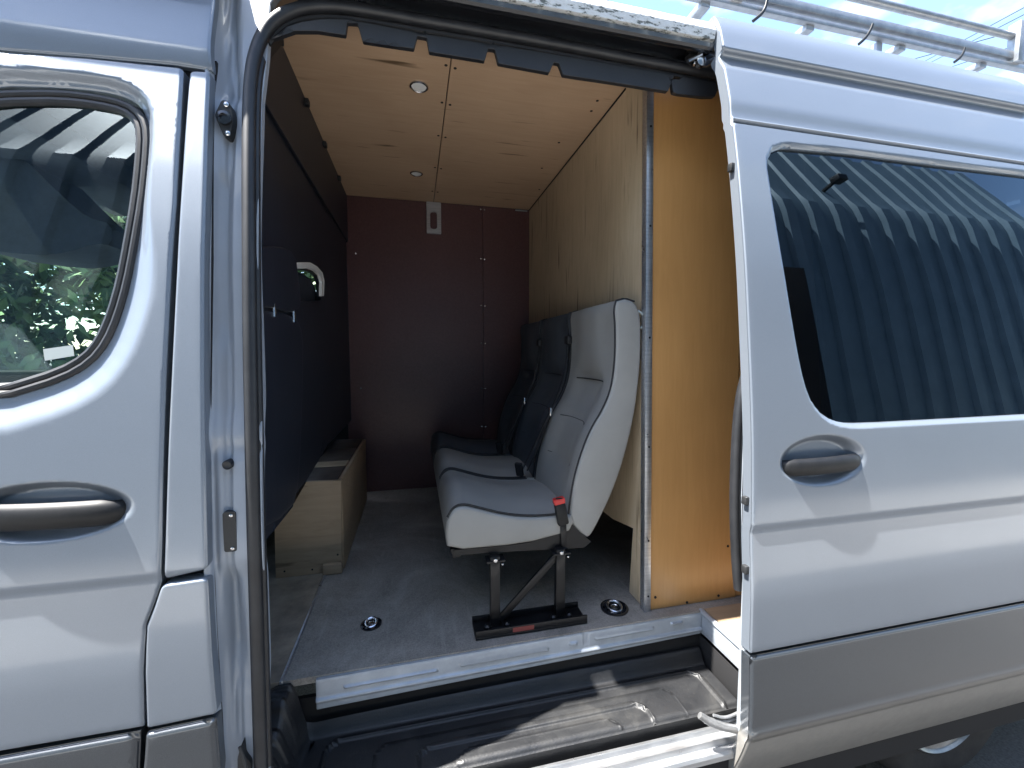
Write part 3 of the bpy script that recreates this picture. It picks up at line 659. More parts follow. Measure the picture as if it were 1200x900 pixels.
# navy bulkhead behind the cab with its window
bk = [(.22, 1.10), (.53, 1.10), (.56, 1.13), (.72, 1.135), (1.0, 1.17), (1.14, 1.19), (YB, 1.19), (YB, ZC), (.30, ZC), (.22, 2.3)]
def onB(pts, X): return [(onX(x, y, X).y, onX(x, y, X).z) for x, y in pts]
win = onB(chaikin([(322, 317), (359, 316.5), (369, 320), (375, 329), (376, 346), (375, 354), (340, 352), (335, 330)], 1), XB)
bulk = flat('bulkhead', bk, [win], XB, YZ, 'navy_board', van, thick=-.02, roll=.002, res=.1)
fr = onB([(337, 308.5), (350, 307.5), (363, 307.5), (371, 312), (377.5, 319.5), (379.5, 329), (379, 347), (376.6, 347), (376.6, 330), (374.5, 323), (369, 317.5), (361, 314.5), (340, 315)], XB + .012)
frame = flat('window_corner_trim', fr, [], XB + .012, YZ, 'lamp_white', bulk, thick=-.011, roll=.002, res=.03)
# upper board of the bulkhead stands proud, its lower edge a seam
m = MB(); m.prism([(.24, 2.384), (YB, 2.384), (YB, ZC), (.40, ZC)], YZ, XB + .004, XB + .012); m.build('bulkhead_upper_board', 'navy_board', van)
for y0 in (.5, .85, 1.2, 1.6): m = MB(); m.box((XB + .012, y0, ZC - .035), (XB + .03, y0 + .03, ZC - .012), .003); m.build('cable_clip', 'black_plastic', van)
# small glimpse of the far side below the bulkhead: cab backing
m = MB(); m.box((-.82, .26, ZF), (-.80, YB, 1.15), .002); m.build('cab_step_panel', 'gap_black', van)
m = MB(); a = onZ(314, 676, ZF); m.box((a.x - .012, .50, .69), (a.x, .54, .86), .004); m.build('kick_strip', 'white_sill', van)

# plywood partition, its aluminium corner post, the varnished panel outside it
def part_x(y, z): return XP
p0 = .30
pt = [(p0, ZF + .004), (.417, ZF + .004), (.398, .955), (.57, .925), (YB, .90), (YB, ZC), (p0 + .06, ZC)]
flat('partition_panel', pt, [], XP, YZ, 'partition_ply', van, thick=.016, roll=.0015, res=.2)
m = MB(); m.bar((XP - .001, .52, ZC - .003), (XP - .001, YB, ZC - .003), .006, .006, .001); m.build('ceiling_joint_bead', 'gap_black', van)
zt = 2.62
def ypost(z): return .288 + (.35 - .288) * (z - ZF) / (2.577 - ZF)
m = MB(); b0, b1 = (XP + .004, ypost(ZF), ZF), (XP + .004, ypost(zt), zt)
m.bar(b0, b1, .026, .006, .0012, up=(0, 1, 0)); m.bar((b0[0] - .0125, b0[1] + .012, b0[2]), (b1[0] - .0125, b1[1] + .012, b1[2]), .003, .030, .001, up=(0, 1, 0))
post = m.build('corner_post', 'aluminium', van)
for zz in (2.45, 2.1, 1.7, 1.3, .95, .74): screws([(XP + .006, ypost(zz) - .003, zz)], (0, -1, 0), 'screw', post, 'gap_black', .004)
xo = 1.22
def orange_h(a, b): return .292 + (.35 - .288) * (b - ZF) / (2.577 - ZF)
og = flat('varnished_panel', [(XP + .018, ZF + .003), (xo, ZF + .003), (xo, zt), (XP + .018, zt)], [], orange_h, XZ, 'orange_ply', van, thick=.012, roll=.0, res=.5)
for px, py in ((768, 700), (857, 545), (868, 298), (866, 470), (853, 640), (805, 706), (842, 698)):
    p = onY(px, py, .32); yy = float(orange_h(0, p.z)); p = onY(px, py, yy); screws([(p.x, yy, p.z)], (0, -1, 0), 'screw', og, 'gap_black', .005)
og2 = flat('varnished_panel', [(xo + .006, ZF + .003), (2.2, ZF + .003), (2.2, zt), (xo + .006, zt)], [], lambda a, b: orange_h(a, b) + .004, XZ, 'orange_ply', van, thick=.012, roll=.0, res=.5)

# --- lashing rings let into the floor
for px, py, rr in ((435, 731, .036), (720, 712, .052)):
    p = onZ(px, py, ZF + .003); m = MB(); m.lathe((p.x, p.y, ZF + .002), (0, 0, 1), [(rr, -.005), (rr, .003), (rr * .86, .005), (rr * .80, .0005), (0, .0005)], 28); rg = m.build('lashing_ring', 'gloss_black', fl_)
    m = MB(); pts = [(p.x + rr * .5 * math.cos(t), p.y + rr * .5 * math.sin(t), ZF + .008 + .006 * math.sin(t)) for t in np.linspace(0, 2 * math.pi, 21)[:-1]]
    m.tube(pts, .005, 8, 1, True); m.lathe((p.x, p.y, ZF + .003), (0, 0, 1), [(rr * .3, 0), (rr * .28, .006), (0, .008)], 16); m.build('ring_bow', 'steel', rg)

# --- sill, step well, lower track
def front_y(X): return .228 + (X + .394) * .019
XS = 1.03
def slope(u, v, d): return (u, front_y(u) + d - .014, v)
sill_poly = rounded([(-.302, .585), (XS, .595), (XS, .676), (-.302, .676)], .004)
def sill_feat(X, z):
    h = 0 * X + .010 * sm(z, .600, .606) * (1 - sm(z, .615, .622)) * 0
    h = h - .008 * (sm(z, .606, .612) * (1 - sm(z, .618, .624)))
    for a, b in ((-.2, .12), (.2, .56), (.70, .72), (.80, 1.0)):
        if b - a > .05: pass
    for a, b, zz in ((-.22, .05, .644), (.13, .42, .646), (.505, .525, .648), (.60, .82, .652), (.90, .94, .656)):
        h = h - .010 * sm(X, a - .006, a) * (1 - sm(X, b, b + .006)) * sm(z, zz - .006, zz - .002) * (1 - sm(z, zz + .002, zz + .006))
    h = h + .003 * sm(X, .55, .552) * (1 - sm(X, .572, .575)) * sm(z, .628, .634)
    return h
sill = sheet('sill_step', sill_poly, [], sill_feat, slope, 'white_sill', van, thick=.012, roll=.003, res=.0065)
m = MB(); m.bar((-.38, front_y(-.38) + .004, ZF - .006), (XS, front_y(XS) + .004, ZF - .006), .006, .008, .001); m.build('floor_nosing', 'raw_floor_ply', van)
m = MB(); m.box((XS, .02, .585), (XS + .012, .25, .668), .002); m.tube([(XS + .004, .03, .676), (XS + .004, .255, .676)], .010, 10); m.build('sill_end', 'white_sill', van)
ZM = .50
def mat_feat(X, y):
    u = np.minimum(X - (-.30), 1.0 - X); v = .205 - y                # distance from the ends and from the back
    def rr(a, b, r):                                                 # rounded inner corner distance
        dx = u - a; dy = v - b; return np.where((dx < r) & (dy < r), r - np.hypot(np.minimum(dx - r, 0), np.minimum(dy - r, 0)), np.minimum(dx, dy))
    h = .045 * (1 - sm(rr(-.06, -.035, .05), 0, .035))
    for a, b, s in ((.03, .012, -1), (.17, .055, 1), (.29, .092, -1), (.40, .125, 1)):
        h = h + s * .007 * sm(rr(a, b, .045), 0, .008)
    for a, b in ((.03, .012), (.17, .055), (.29, .092), (.40, .125)):
        q = rr(a, b, .045); h = h + .006 * sm(q, -.006, 0) * (1 - sm(q, 0, .006))
    h = h - .012 * (1 - sm(y, .035, .048))
    return ZM + h
mo = [(-.36, .036), (1.02, .036), (1.02, .246), (-.36, .230)]
stp = sheet('step_mat', rounded(mo, [.02, .01, .01, .03]), [], lambda a, b: -mat_feat(a, b), lambda u, v, d: (u, v, -d), 'step_plastic', van, thick=.012, roll=.002, res=.0075)
m = MB(); m.prism([(.252, .44), (.252, .600), (.265, .600), (.265, .44)], YZ, -.40, XS); m.box((XS, .0, .44), (XS + .01, .26, .60), .002); m.build('step_riser', 'gap_black', van)
# moulded left end of the step
lm = [(-.47, .02), (-.47, .222), (-.31, .228), (-.302, .20), (-.33, .10), (-.36, .02)]
def lm_h(X, y): return -(.50 + .168 * (1 - sm(X, -.40 + .12 * y, -.345 + .14 * y)) * (.62 + .38 * sm(y, .10, .20)) + .010 * sm(np.sin(y * 120), -.2, .4) * sm(X, -.43, -.40) * (1 - sm(X, -.37, -.33)))
sheet('step_end_moulding', rounded(lm, .01), [], lm_h, lambda u, v, d: (u, v, -d), 'step_plastic', van, thick=.03, roll=.003, res=.0075)
# track and outer sill below
m = MB(); tx0, tx1 = -.38, 2.3
m.prism([(.034, .43), (.034, .485), (.040, .488), (.044, .43)], YZ, tx0, XS); m.build('step_lip', 'step_plastic', van)
m = MB()
m.prism([(.016, .40), (.016, .462), (.006, .466), (.001, .452), (-.016, .449), (-.019, .458), (-.026, .458), (-.029, .440), (-.046, .436), (-.050, .428), (-.050, .412), (-.040, .40)], YZ, tx0, tx1); m.build('lower_track', 'aluminium', van, ang=15)
m = MB(); m.prism([(.016, .42), (.034, .42), (.034, .40), (.016, .40)], YZ, tx0, tx1); m.prism([(-.03, .398), (-.03, .24), (.3, .20), (.3, .395)], YZ, -1.75, tx1); m.build('underbody_sill', 'gap_black', van)
# lower roller arm of the sliding door
m = MB(); q = [P(820, 838, -.04), P(832, 846, -.045), P(848, 852, -.05), P(876, 857, -.055)]
m.tube(q, [.010, .012, .012, .013], 10, .7); m.build('lower_roller_arm', 'rim_metal', van)
for k, (a, b) in enumerate(((826, 846), (830, 842), (836, 838))):
    m = MB(); m.tube(chaikin([P(878, b - 14 + k * 3, -.02), P(868, b - 4, -.03), P(850, b + 6 - k, -.035), P(a, b, -.03)], 2, False), .0045, 8); m.build('door_cable', 'rack_metal', van)

# --- sliding door, slid back outside the body side
DO = -.085
sd_top = 2.70
d_low = S(1000, 745, DO)[1] + .004
win_px = [(903, 186), (908, 176), (920, 172), (930, 172.5), (1000, 179), (1100, 192), (1215, 206)]
wl = [(903, 196), (909, 235), (918, 290), (928, 350), (938, 410), (946, 448), (955, 472), (970, 489), (990, 496.5), (1015, 497), (1100, 492.5), (1215, 486)]
wtop = SS(win_px, DO); wbot = SS(wl, DO)
XR = 2.30
whole = chaikin(wbot[:-1], 1, False) + [wbot[-1], (XR - .08, wbot[-1][1]), (XR - .07, wtop[-1][1])] + wtop[::-1]
hcx, hcz = S(966, 541, DO)
def sd_feat(X, z):
    h = -.012 * sm(z, 2.555, 2.568) + .012 * sm(z, 2.50, 2.55) * (1 - sm(z, 2.555, 2.568))
    h = h + .006 * sm(z, 2.335, 2.341) * (1 - sm(z, 2.345, 2.40)) + .014 * sm(z, 2.322, 2.326) * (1 - sm(z, 2.331, 2.337))
    P_ = np.stack([X, z], 1); d = dist(P_, [wpoly])
    h = h + .008 * (1 - sm(d, .002, .016))
    h = h + .006 * (1 - sm(z, 1.128, 1.158)) * sm(z, .92, 1.13)
    h = h + dish(X, z, hcx, hcz + .004, .165, .078, .028)
    return h
wpoly = np.array(resample(whole, .03))
sd_extra = np.concatenate([dense(hcx, hcz + .004, .165, .078), near_poly(wpoly, .022, .006), rows(XD, XR, np.concatenate([np.arange(1.10, 1.171, .008), np.arange(2.312, 2.353, .004), np.arange(2.49, 2.581, .0055)]), .011)])
door_out = rounded([(XD, d_low), (XR, d_low), (XR, sd_top), (XD, sd_top)], [.004, .02, .05, .012])
sdoor = skin('sliding_door', door_out, [whole], DO, 'silver_paint', van, sd_feat, thick=.03, roll=.006, res=.0135, extra=sd_extra, bands=((1.10, 1.17), (2.312, 2.352), (2.49, 2.58)))
sdoor['label'] = 'silver sliding door with dark tinted window, slid back'
def lowfeat(X, z): return .05 * (1 - sm(z, .40, .555)) * 0 + np.where(z < .53, (.53 - z) * .22, 0) - .006 * np.exp(-((z - .532) / .01) ** 2)
lowd = rounded([(XD + .002, .315), (XR, .315), (XR, d_low - .011), (XD + .002, d_low - .011)], .006)
skin('door_trim', lowd, [], DO - .003, 'silver_paint_low', sdoor, lowfeat, thick=.03, roll=.010, res=.02)
skin('trim_gap', [(XD + .02, d_low - .05), (XR, d_low - .05), (XR, d_low + .05), (XD + .02, d_low + .05)], [], DO + .034, 'gap_black', sdoor, thick=.004, roll=0, res=.1)
gz0, gz1 = wbot[-1][1] - .02, wtop[0][1] + .03; gy0, gy1 = float(prof(gz0)), float(prof(gz1))
sp_ = pane_sheet('window', whole, DO + .014, 'privacy_glass', sdoor, lambda X, z: .7 * (gy0 + (gy1 - gy0) * (z - gz0) / (gz1 - gz0) - prof(z)) + .007)
# inner frame seen past the door's leading edge, with its rubber
m = MB(); fr_px = [(866, 690), (862, 640), (861, 580), (863, 520), (867, 470), (874, 440), (884, 420)]
q = [P(x, y, .03) for x, y in fr_px]; q = chaikin(q, 2, False); m.tube(q, .016, 12); m.build('door_inner_seal', 'black_rubber', sdoor)
m = MB(); m.prism([(P(x, y, .02).x, P(x, y, .02).z) for x, y in ((874, 700), (868, 640), (867, 580), (869, 520), (873, 480), (881, 450), (900, 440), (900, 700))], XZ, .012, .03); m.build('door_inner_panel', 'white_sill', sdoor)
m = MB(); m.box((XD + .004, -.07, .42), (XD + .03, -.05, 1.40), .003); m.build('door_edge_flange', 'white_sill', sdoor)
for zz in (2.19, 1.22, 1.02): m = MB(); m.box((XD - .012, float(prof(zz)) + DO + .012, zz - .012), (XD + .004, float(prof(zz)) + DO + .03, zz + .012), .003); m.build('door_latch', 'black_plastic', sdoor)
h0, h1 = S(921, 550, DO), S(1010, 541, DO)
hd = handle(h0[0], h1[0], h0[1], h1[1], DO, 'door_handle', sdoor, .026)
# far part of the body behind the door
skin('rear_quarter', [(2.34, .45), (4.4, .45), (4.4, 2.75), (2.34, 2.75)], [], 0, 'silver_paint', van, thick=.02, roll=.006, res=.08)
skin('rear_quarter_top', [(1.0, 2.60), (2.33, 2.60), (2.33, 2.74), (1.0, 2.74)], [], .03, 'silver_paint', van, thick=.02, roll=0, res=.06)
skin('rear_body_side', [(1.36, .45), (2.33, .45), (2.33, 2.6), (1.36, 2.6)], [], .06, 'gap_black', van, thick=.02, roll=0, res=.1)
# rear wheel seen below the door
wc = (1.93, .02, .35)
m = MB(); m.lathe(wc, (0, 1, 0), [(.215, .01), (.225, .0), (.30, -.012), (.325, .0), (.345, .03), (.35, .06), (.35, .17), (.33, .215), (.22, .21)], 56); tyre = m.build('rear_wheel', 'tyre', van)
m = MB(); m.lathe(wc, (0, 1, 0), [(.222, .004), (.214, -.006), (.205, .004), (.195, .05), (.165, .07), (.15, .045), (.09, .035), (.075, .0), (0, -.002)], 48); rim = m.build('rim', 'rim_metal', tyre)
for k in range(6): a = k * math.pi / 3 + .3; m = MB(); m.lathe((wc[0] + .105 * math.cos(a), .05, wc[2] + .105 * math.sin(a)), (0, -1, 0), [(.014, 0), (.014, .02), (.009, .026), (0, .026)], 8); m.build('wheel_nut', 'steel', rim)

# ------------------------------------------------------------------ triple bench seat
bench = thing('bench_seat', 'grey vinyl triple bench seat facing the navy bulkhead, bolted to the van floor', 'bench seat', (.38, .9, ZF))
def padded(name, prof2, y0, y1, r, m, parent, feat=None, ns=18):
    p = np.array(resample(ccw(prof2), .022)); n = len(p)
    t = np.roll(p, -1, 0) - np.roll(p, 1, 0); t /= np.linalg.norm(t, axis=1)[:, None]; nn = np.stack([-t[:, 1], t[:, 0]], 1)   # inward (ccw)
    ss = sorted(set([0, .1, .25, .5, .8, 1.0] + list(np.linspace(1.3, (y1 - y0) / r - 1.3, ns)) + [(y1 - y0) / r - k for k in (0, .1, .25, .5, .8, 1.0)]))
    V = []
    for s in ss:
        d = min(s, (y1 - y0) / r - s); ins = r * (1 - math.sqrt(max(0, 1 - (1 - min(d, 1)) ** 2))) * .8; y = y0 + s * r; u = (y - y0) / (y1 - y0)
        q = p + nn * ins
        if feat is not None: q = feat(q, p, nn, u)
        V += [(a, y, b) for a, b in q]
    k = len(ss); Fc = [(i * n + j, (i + 1) * n + j, (i + 1) * n + (j + 1) % n, i * n + (j + 1) % n) for i in range(k - 1) for j in range(n)]
    for base in (0, (k - 1) * n):
        q2 = [(V[base + j][0], V[base + j][2]) for j in range(n)]; vo, eo, fo, ov, *_ = delaunay_2d_cdt([Vector(v) for v in q2], [(j, (j + 1) % n) for j in range(n)], [], 0, 1e-7)
        T = [f for f in fo if len(f) == 3]; cc = np.array([[sum(vo[i][0] for i in f) / 3, sum(vo[i][1] for i in f) / 3] for f in T]); ok = inside(cc, q2)
        q3 = np.array(q2); near = [int(np.argmin(((q3 - np.array(v[:])) ** 2).sum(1))) for v in vo]
        Fc += [tuple(base + near[i] for i in f) for f, g_ in zip(T, ok) if g_ and len(set(near[i] for i in f)) == 3]
    return MB().add(V, Fc).build(name, m, parent, ang=80)
def smooth_open(p, n=2): return chaikin(p, n, False)
back_front = [(.536, 1.034), (.551, 1.165), (.580, 1.27), (.618, 1.365), (.668, 1.44), (.700, 1.517), (.712, 1.62), (.711, 1.738), (.704, 1.80), (.712, 1.832)]
back_rear = [(.745, 1.842), (.785, 1.832), (.806, 1.795), (.814, 1.745), (.816, 1.593), (.79, 1.373), (.726, 1.152), (.64, .985), (.612, .955), (.575, .985)]
bprof = smooth_open(back_front, 2) + smooth_open(back_rear, 2)
cush = smooth_open([(.096, .985), (.090, 1.03), (.098, 1.085), (.118, 1.118), (.15, 1.128), (.20, 1.112), (.30, 1.078), (.40, 1.062), (.50, 1.062), (.55, 1.06)], 2) + [(.56, 1.03), (.54, .995), (.50, .985), (.40, .97), (.30, .965), (.15, .968)]
def bfeat(q, p, nn, u):
    ctr = math.exp(-((u - .5) / .27) ** 4)
    q = q.copy(); front = np.clip(-(-nn[:, 0]) , 0, 1)                # front faces -X: inward normal +X
    zz = p[:, 1]; amt = .030 * ctr * sm(zz, 1.06, 1.2) * (1 - sm(zz, 1.50, 1.60)) - .014 * ctr * sm(zz, 1.56, 1.66)
    for zs in (1.21, 1.37, 1.535): amt = amt + .010 * np.exp(-((zz - zs) / .010) ** 2) * ctr
    q[:, 0] += amt * front; return q
def cfeat(q, p, nn, u):
    ctr = math.exp(-((u - .5) / .33) ** 4); q = q.copy(); upf = np.clip(-nn[:, 1], 0, 1); q[:, 1] += (.018 * ctr - .004) * upf; return q
ys = [.335, .805, 1.27, 1.735]
for i in range(3):
    a, b = ys[i] + .002, ys[i + 1] - .002
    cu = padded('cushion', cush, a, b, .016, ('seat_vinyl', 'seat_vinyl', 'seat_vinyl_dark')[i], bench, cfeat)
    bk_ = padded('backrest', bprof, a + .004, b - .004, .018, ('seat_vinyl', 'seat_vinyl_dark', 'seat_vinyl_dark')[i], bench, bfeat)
    for y in (a + .010, b - .010):
        m = MB(); top = smooth_open([(.099, 1.085), (.118, 1.119), (.15, 1.129), (.20, 1.113), (.30, 1.079), (.40, 1.063), (.50, 1.061)], 2); m.tube([(x, y, z + .0005) for x, z in top], .0038, 7); m.build('piping', 'belt_black', cu)
    for y in (a + .014, b - .014):
        m = MB(); q = smooth_open([(x - .001, z) for x, z in back_front], 2) + smooth_open([(.712, 1.833), (.745, 1.843), (.785, 1.833)], 1)
        m.tube([(x + .001, y, z) for x, z in q], .0036, 7); m.build('piping', 'belt_black', bk_)
    for zs, x_ in ((1.21, .565), (1.37, .621), (1.535, .703)):
        x_ = float(np.interp(zs, [p[1] for p in back_front[:-2]], [p[0] for p in back_front[:-2]]))
        dd = .030 + .008 if zs < 1.5 else .022
        m = MB(); m.tube([(x_ + dd * math.exp(-(((y - a) / (b - a) - .5) / .27) ** 4) - .001, y, zs) for y in np.linspace(a + .10, b - .10, 13)], .0022, 6); m.build('stitched_seam', 'belt_black', bk_)
# grab loop on the nearest backrest
m = MB(); m.tube(chaikin([(.800, .352, 1.80), (.822, .345, 1.785), (.824, .345, 1.75), (.814, .352, 1.735)], 2, False), .004, 8); m.build('grab_loop', 'paper_label', bench)
# steel frame under the seat
sp2 = [(532, 644), (600, 638), (620, 635), (645, 628), (657, 622), (661, 606), (667, 611), (679, 623), (692, 634), (684, 641), (610, 645), (560, 648), (536, 650)]
m = MB(); m.prism([(onY(x, y, .345).x, onY(x, y, .345).z) for x, y in sp2], XZ, .340, .352)
m.box((.11, .36, .950), (.60, 1.72, .966), .003); m.bar((.13, .36, .948), (.13, 1.72, .948), .03, .03); m.bar((.58, .36, .942), (.58, 1.72, .942), .03, .03)
m.build('seat_frame', 'frame_black', bench)
for yl in (.325, 1.55):
    for xl in (.258, .497):
        m = MB(); m.bar((xl, yl, ZF + .012), (xl, yl, .945), .034, .026, .003, up=(0, 1, 0)); m.box((xl - .03, yl - .018, .925), (xl + .035, yl + .03, .932), .001); lg = m.build('leg', 'frame_black', bench)
        m = MB(); m.lathe((xl + .0, yl - .018, .935), (0, -1, 0), [(.007, -.02), (.007, .003), (0, .005)], 6); m.lathe((xl + .025, yl - .016, .918), (0, -1, 0), [(.004, -.02), (.004, .003), (0, .005)], 6); m.build('bolt', 'steel', lg)
    m = MB(); m.bar((.275, yl, ZF + .03), (.490, yl, .925), .026, .010, .002, up=(0, 1, 0)); m.build('brace', 'frame_black', bench)
    m = MB(); m.box((.183, yl - .055, ZF + .003), (.583, yl + .04, ZF + .012), .002); m.box((.183, yl - .055, ZF + .012), (.583, yl - .047, ZF + .034), .002); m.box((.183, yl + .032, ZF + .012), (.583, yl + .04, ZF + .030), .002); fp = m.build('foot_plate', 'frame_black', bench)
    for xl in (.23, .30, .47, .53): m = MB(); m.lathe((xl, yl - .01, ZF + .012), (0, 0, 1), [(.012, 0), (.012, .007), (.006, .012), (0, .012)], 6); m.build('bolt', 'frame_black', fp)
    if yl < 1: m = MB(); m.box((.31, yl - .0565, ZF + .014), (.385, yl - .0555, ZF + .030), 0); m.build('faded_sticker', 'faded_red', fp)
# belts between the seats and the near buckle
def belt(pts, name='seat_belt'):
    m = MB(); m.ribbon(chaikin(pts, 2, False), .030, .004, (.25, 1, .1)); return m
for yb, s in ((.800, 1), (1.265, 1)):
    bp_ = [(.700, yb, 1.700), (.690, yb - .01, 1.62), (.672, yb - .02, 1.52), (.618, yb - .03, 1.40), (.585, yb - .03, 1.34), (.545, yb - .015, 1.24), (.50, yb, 1.14), (.475, yb, 1.095)]
    sb = belt(bp_).build('seat_belt', 'belt_black', bench)
    m = MB(); m.box((.685, yb - .03, 1.685), (.712, yb + .02, 1.725), .008); m.build('belt_guide', 'belt_black', sb)
    m = MB(); m.box((.598, yb - .048, 1.355), (.610, yb - .020, 1.395), .003); m.build('belt_tongue', 'steel', sb)
    m = MB(); m.bar((.47, yb, 1.075), (.455, yb - .02, 1.14), .035, .018, .005); m.build('belt_buckle', 'belt_black', sb)
    m = MB(); m.ribbon([(.60, yb - .04, 1.37), (.56, yb - .045, 1.27), (.53, yb - .03, 1.17), (.50, yb - .01, 1.10)], .02, .004, (.25, 1, .1)); m.build('lap_strap', 'belt_black', sb)
bx, bz = onY(656, 600, .335).x, onY(656, 600, .335).z
m = MB(); m.bar((bx + .012, .330, bz - .045), (bx - .004, .330, bz + .035), .040, .024, .006, up=(0, 1, 0)); bkl = m.build('belt_buckle', 'handle_plastic', bench); bkl['label'] = 'grey belt buckle with a red release button'
m = MB(); m.bar((bx - .0035, .330, bz + .033), (bx - .0075, .330, bz + .055), .042, .026, .005, up=(0, 1, 0)); rb = m.build('release_button', 'red_plastic', bkl)
m = MB(); m.box((bx - .02, .318, bz + .0525), (bx + .006, .326, bz + .0565), .001); m.build('slot', 'gap_black', rb)
m = MB(); m.bar((bx + .013, .333, bz - .045), (bx + .017, .333, bz - .14), .022, .005, .001, up=(0, 1, 0)); m.lathe((bx + .018, .334, bz - .145), (0, -1, 0), [(.015, -.004), (.015, .004), (.010, .007), (.006, .003), (0, .003)], 16); m.build('buckle_stalk', 'frame_black', bkl)

# ------------------------------------------------------------------ plywood box by the bulkhead
pbox = thing('plywood_box', 'raw plywood box with stepped end and dark lids below the navy bulkhead', 'wooden box', (-.45, 1.3, ZF))
ep = [(-.595, ZF + .004), (-.330, ZF + .004), (-.322, 1.090), (-.462, 1.094), (-.515, 1.000), (-.560, .985), (-.590, .975)]
m = MB(); m.prism(ep, XZ, .852, .870); eo = m.build('end_panel', 'box_ply', pbox)
screws([(-.56, .852, .71), (-.45, .852, .705), (-.36, .852, .712), (-.345, .852, .76)], (0, -1, 0), 'screw', eo, 'gap_black', .004)
m = MB(); m.box((-.340, .871, ZF + .004), (-.322, 1.78, 1.088), .002); m.build('side_panel', 'box_ply', pbox)
for a, b, mm in ((.872, 1.10, 'box_lid'), (1.105, 1.21, 'box_ply'), (1.215, 1.50, 'box_lid'), (1.505, 1.78, 'box_lid')):
    m = MB(); m.box((-.50, a, 1.080), (-.341, b, 1.092), .002); m.build('lid', mm, pbox)
m = MB(); m.box((-.594, .871, ZF + .004), (-.580, 1.78, .97), .002); m.build('side_panel', 'box_ply', pbox)
m = MB(); m.box((-.405, .83, ZF + .003), (-.325, .850, ZF + .05), .004); m.build('corner_block', 'box_ply', pbox)

# ------------------------------------------------------------------ dark seat against the bulkhead
fs = thing('cab_seat', 'dark navy cab seat back with headrest standing at the bulkhead window', 'seat', (-.60, .5, 1.1))
def seatback(prof_yz, x0, x1, name, m_, parent, r=.03):
    p = ccw(resample(prof_yz, .03)); m = MB(); n = len(p); c = np.mean(p, 0); V = []
    q_ = min(1, (x1 - x0) / .07); st = [(x0, .80), (x0 + .012 * q_, .93), (x0 + .03 * q_, 1), (x1 - .03 * q_, 1), (x1 - .012 * q_, .985), (x1 - .003 * q_, .96), (x1, .92)]
    for X, s in st: V += [(X, c[0] + (q[0] - c[0]) * s, c[1] + (q[1] - c[1]) * s) for q in p]
    m.add(V, [(i * n + j, i * n + (j + 1) % n, (i + 1) * n + (j + 1) % n, (i + 1) * n + j) for i in range(len(st) - 1) for j in range(n)] + [tuple(range(n))[::-1], tuple((len(st) - 1) * n + j for j in range(n))])
    return m.build(name, m_, parent, ang=60)
seatback(onB(chaikin([(296, 319), (350, 317), (359, 321), (368, 331), (373.5, 350), (376, 420), (376, 430), (296, 430)], 1), XB - .03), XB - .16, XB - .025, 'backrest', 'dark_fabric', fs)
seatback(onB(chaikin([(290, 366), (325, 364), (350, 373), (357, 390), (357, 440), (353, 560), (345, 600), (290, 630)], 1), XB + .015), XB + .001, XB + .012, 'front_pad', 'navy_board', fs)
seatback(onB(chaikin([(290, 290), (330, 288), (347, 297), (351, 330), (354, 358), (345, 368), (320, 360), (290, 360)], 1), XB + .015), XB + .001, XB + .016, 'headrest', 'navy_board', fs)
for x_, y_ in ((305, 363), (321, 363.5), (344, 371)):
    p = onX(x_, y_, XB + .012); m = MB(); m.tube([(p.x, p.y, p.z - .02), (p.x, p.y, p.z + .02)], .006, 8); m.build('headrest_post', 'steel', fs)
# driver's seat seen through the far cab: headrest and back
cs = thing('cab_seat', 'dark driver seat inside the cab, behind the front door glass', 'seat', (-1.0, 1.55, .56))
seatback(rounded([(1.35, 1.0), (1.85, 1.0), (1.88, 1.55), (1.75, 1.66), (1.45, 1.66), (1.32, 1.55)], .06), -.74, -.58, 'backrest', 'dark_fabric', cs)
m = MB(); m.box((-1.2, 1.33, .9), (-.70, 1.87, 1.03), .05, 3); m.build('cushion', 'dark_fabric', cs)
m = MB(); m.box((-1.1, 1.4, .565), (-.75, 1.8, .9), .01); m.build('seat_base', 'trim_plastic', cs)

# ------------------------------------------------------------------ roof rack
rack = thing('roof_rack', 'silver aluminium ladder roof rack with side rails on the van roof', 'roof rack', (1.6, 1.1, 2.8))
zr = 3.05
m = MB(); m.bar((.35, .45, zr + .005), (4.3, .45, zr + .005), .030, .034, .004); m.build('lower_rail', 'rack_metal', rack)
m = MB(); m.bar((.35, .452, zr - .038), (4.3, .452, zr - .034), .026, .022, .003); m.build('lower_rail', 'rack_metal', rack)
m = MB(); m.tube([(1.2, .45, 3.15), (4.3, .45, 3.145)], .016, 12); m.build('upper_rail', 'rack_metal', rack)
m = MB(); m.bar((.35, 1.75, zr), (4.3, 1.75, zr), .035, .05, .004); m.build('lower_rail', 'rack_metal', rack)
m = MB(); m.tube([(1.2, 1.75, 3.15), (4.3, 1.75, 3.15)], .018, 12); m.build('upper_rail', 'rack_metal', rack)
for xx in (1.25, 2.81, 4.25):
    for yy in (.44, 1.74): m = MB(); m.box((xx - .025, yy - .022, zr - .03), (xx + .025, yy - .006 + .03, 3.20), .003); m.build('upright', 'rack_metal', rack)
for k, xx in enumerate((.62, 1.12, 1.62, 2.12, 2.62, 3.12, 3.62, 4.1)):
    m = MB(); m.bar((xx, .45, zr - .055), (xx, 1.75, zr - .055), .042, .025, .003); m.build('cross_bar', 'rack_metal', rack)
for xx in (.7, 2.0, 3.4):
    for yy in (.47, 1.73): m = MB(); m.bar((xx, yy, 2.775), (xx, yy, zr - .05), .03, .03, .003); m.build('foot', 'rack_metal', rack)
tie_lab = ['black strap end hanging from the rack rail, nearest the open doorway', 'black strap end hanging from the middle of the rack rail above the tinted window', 'black strap end hanging from the rack rail close to the upright']
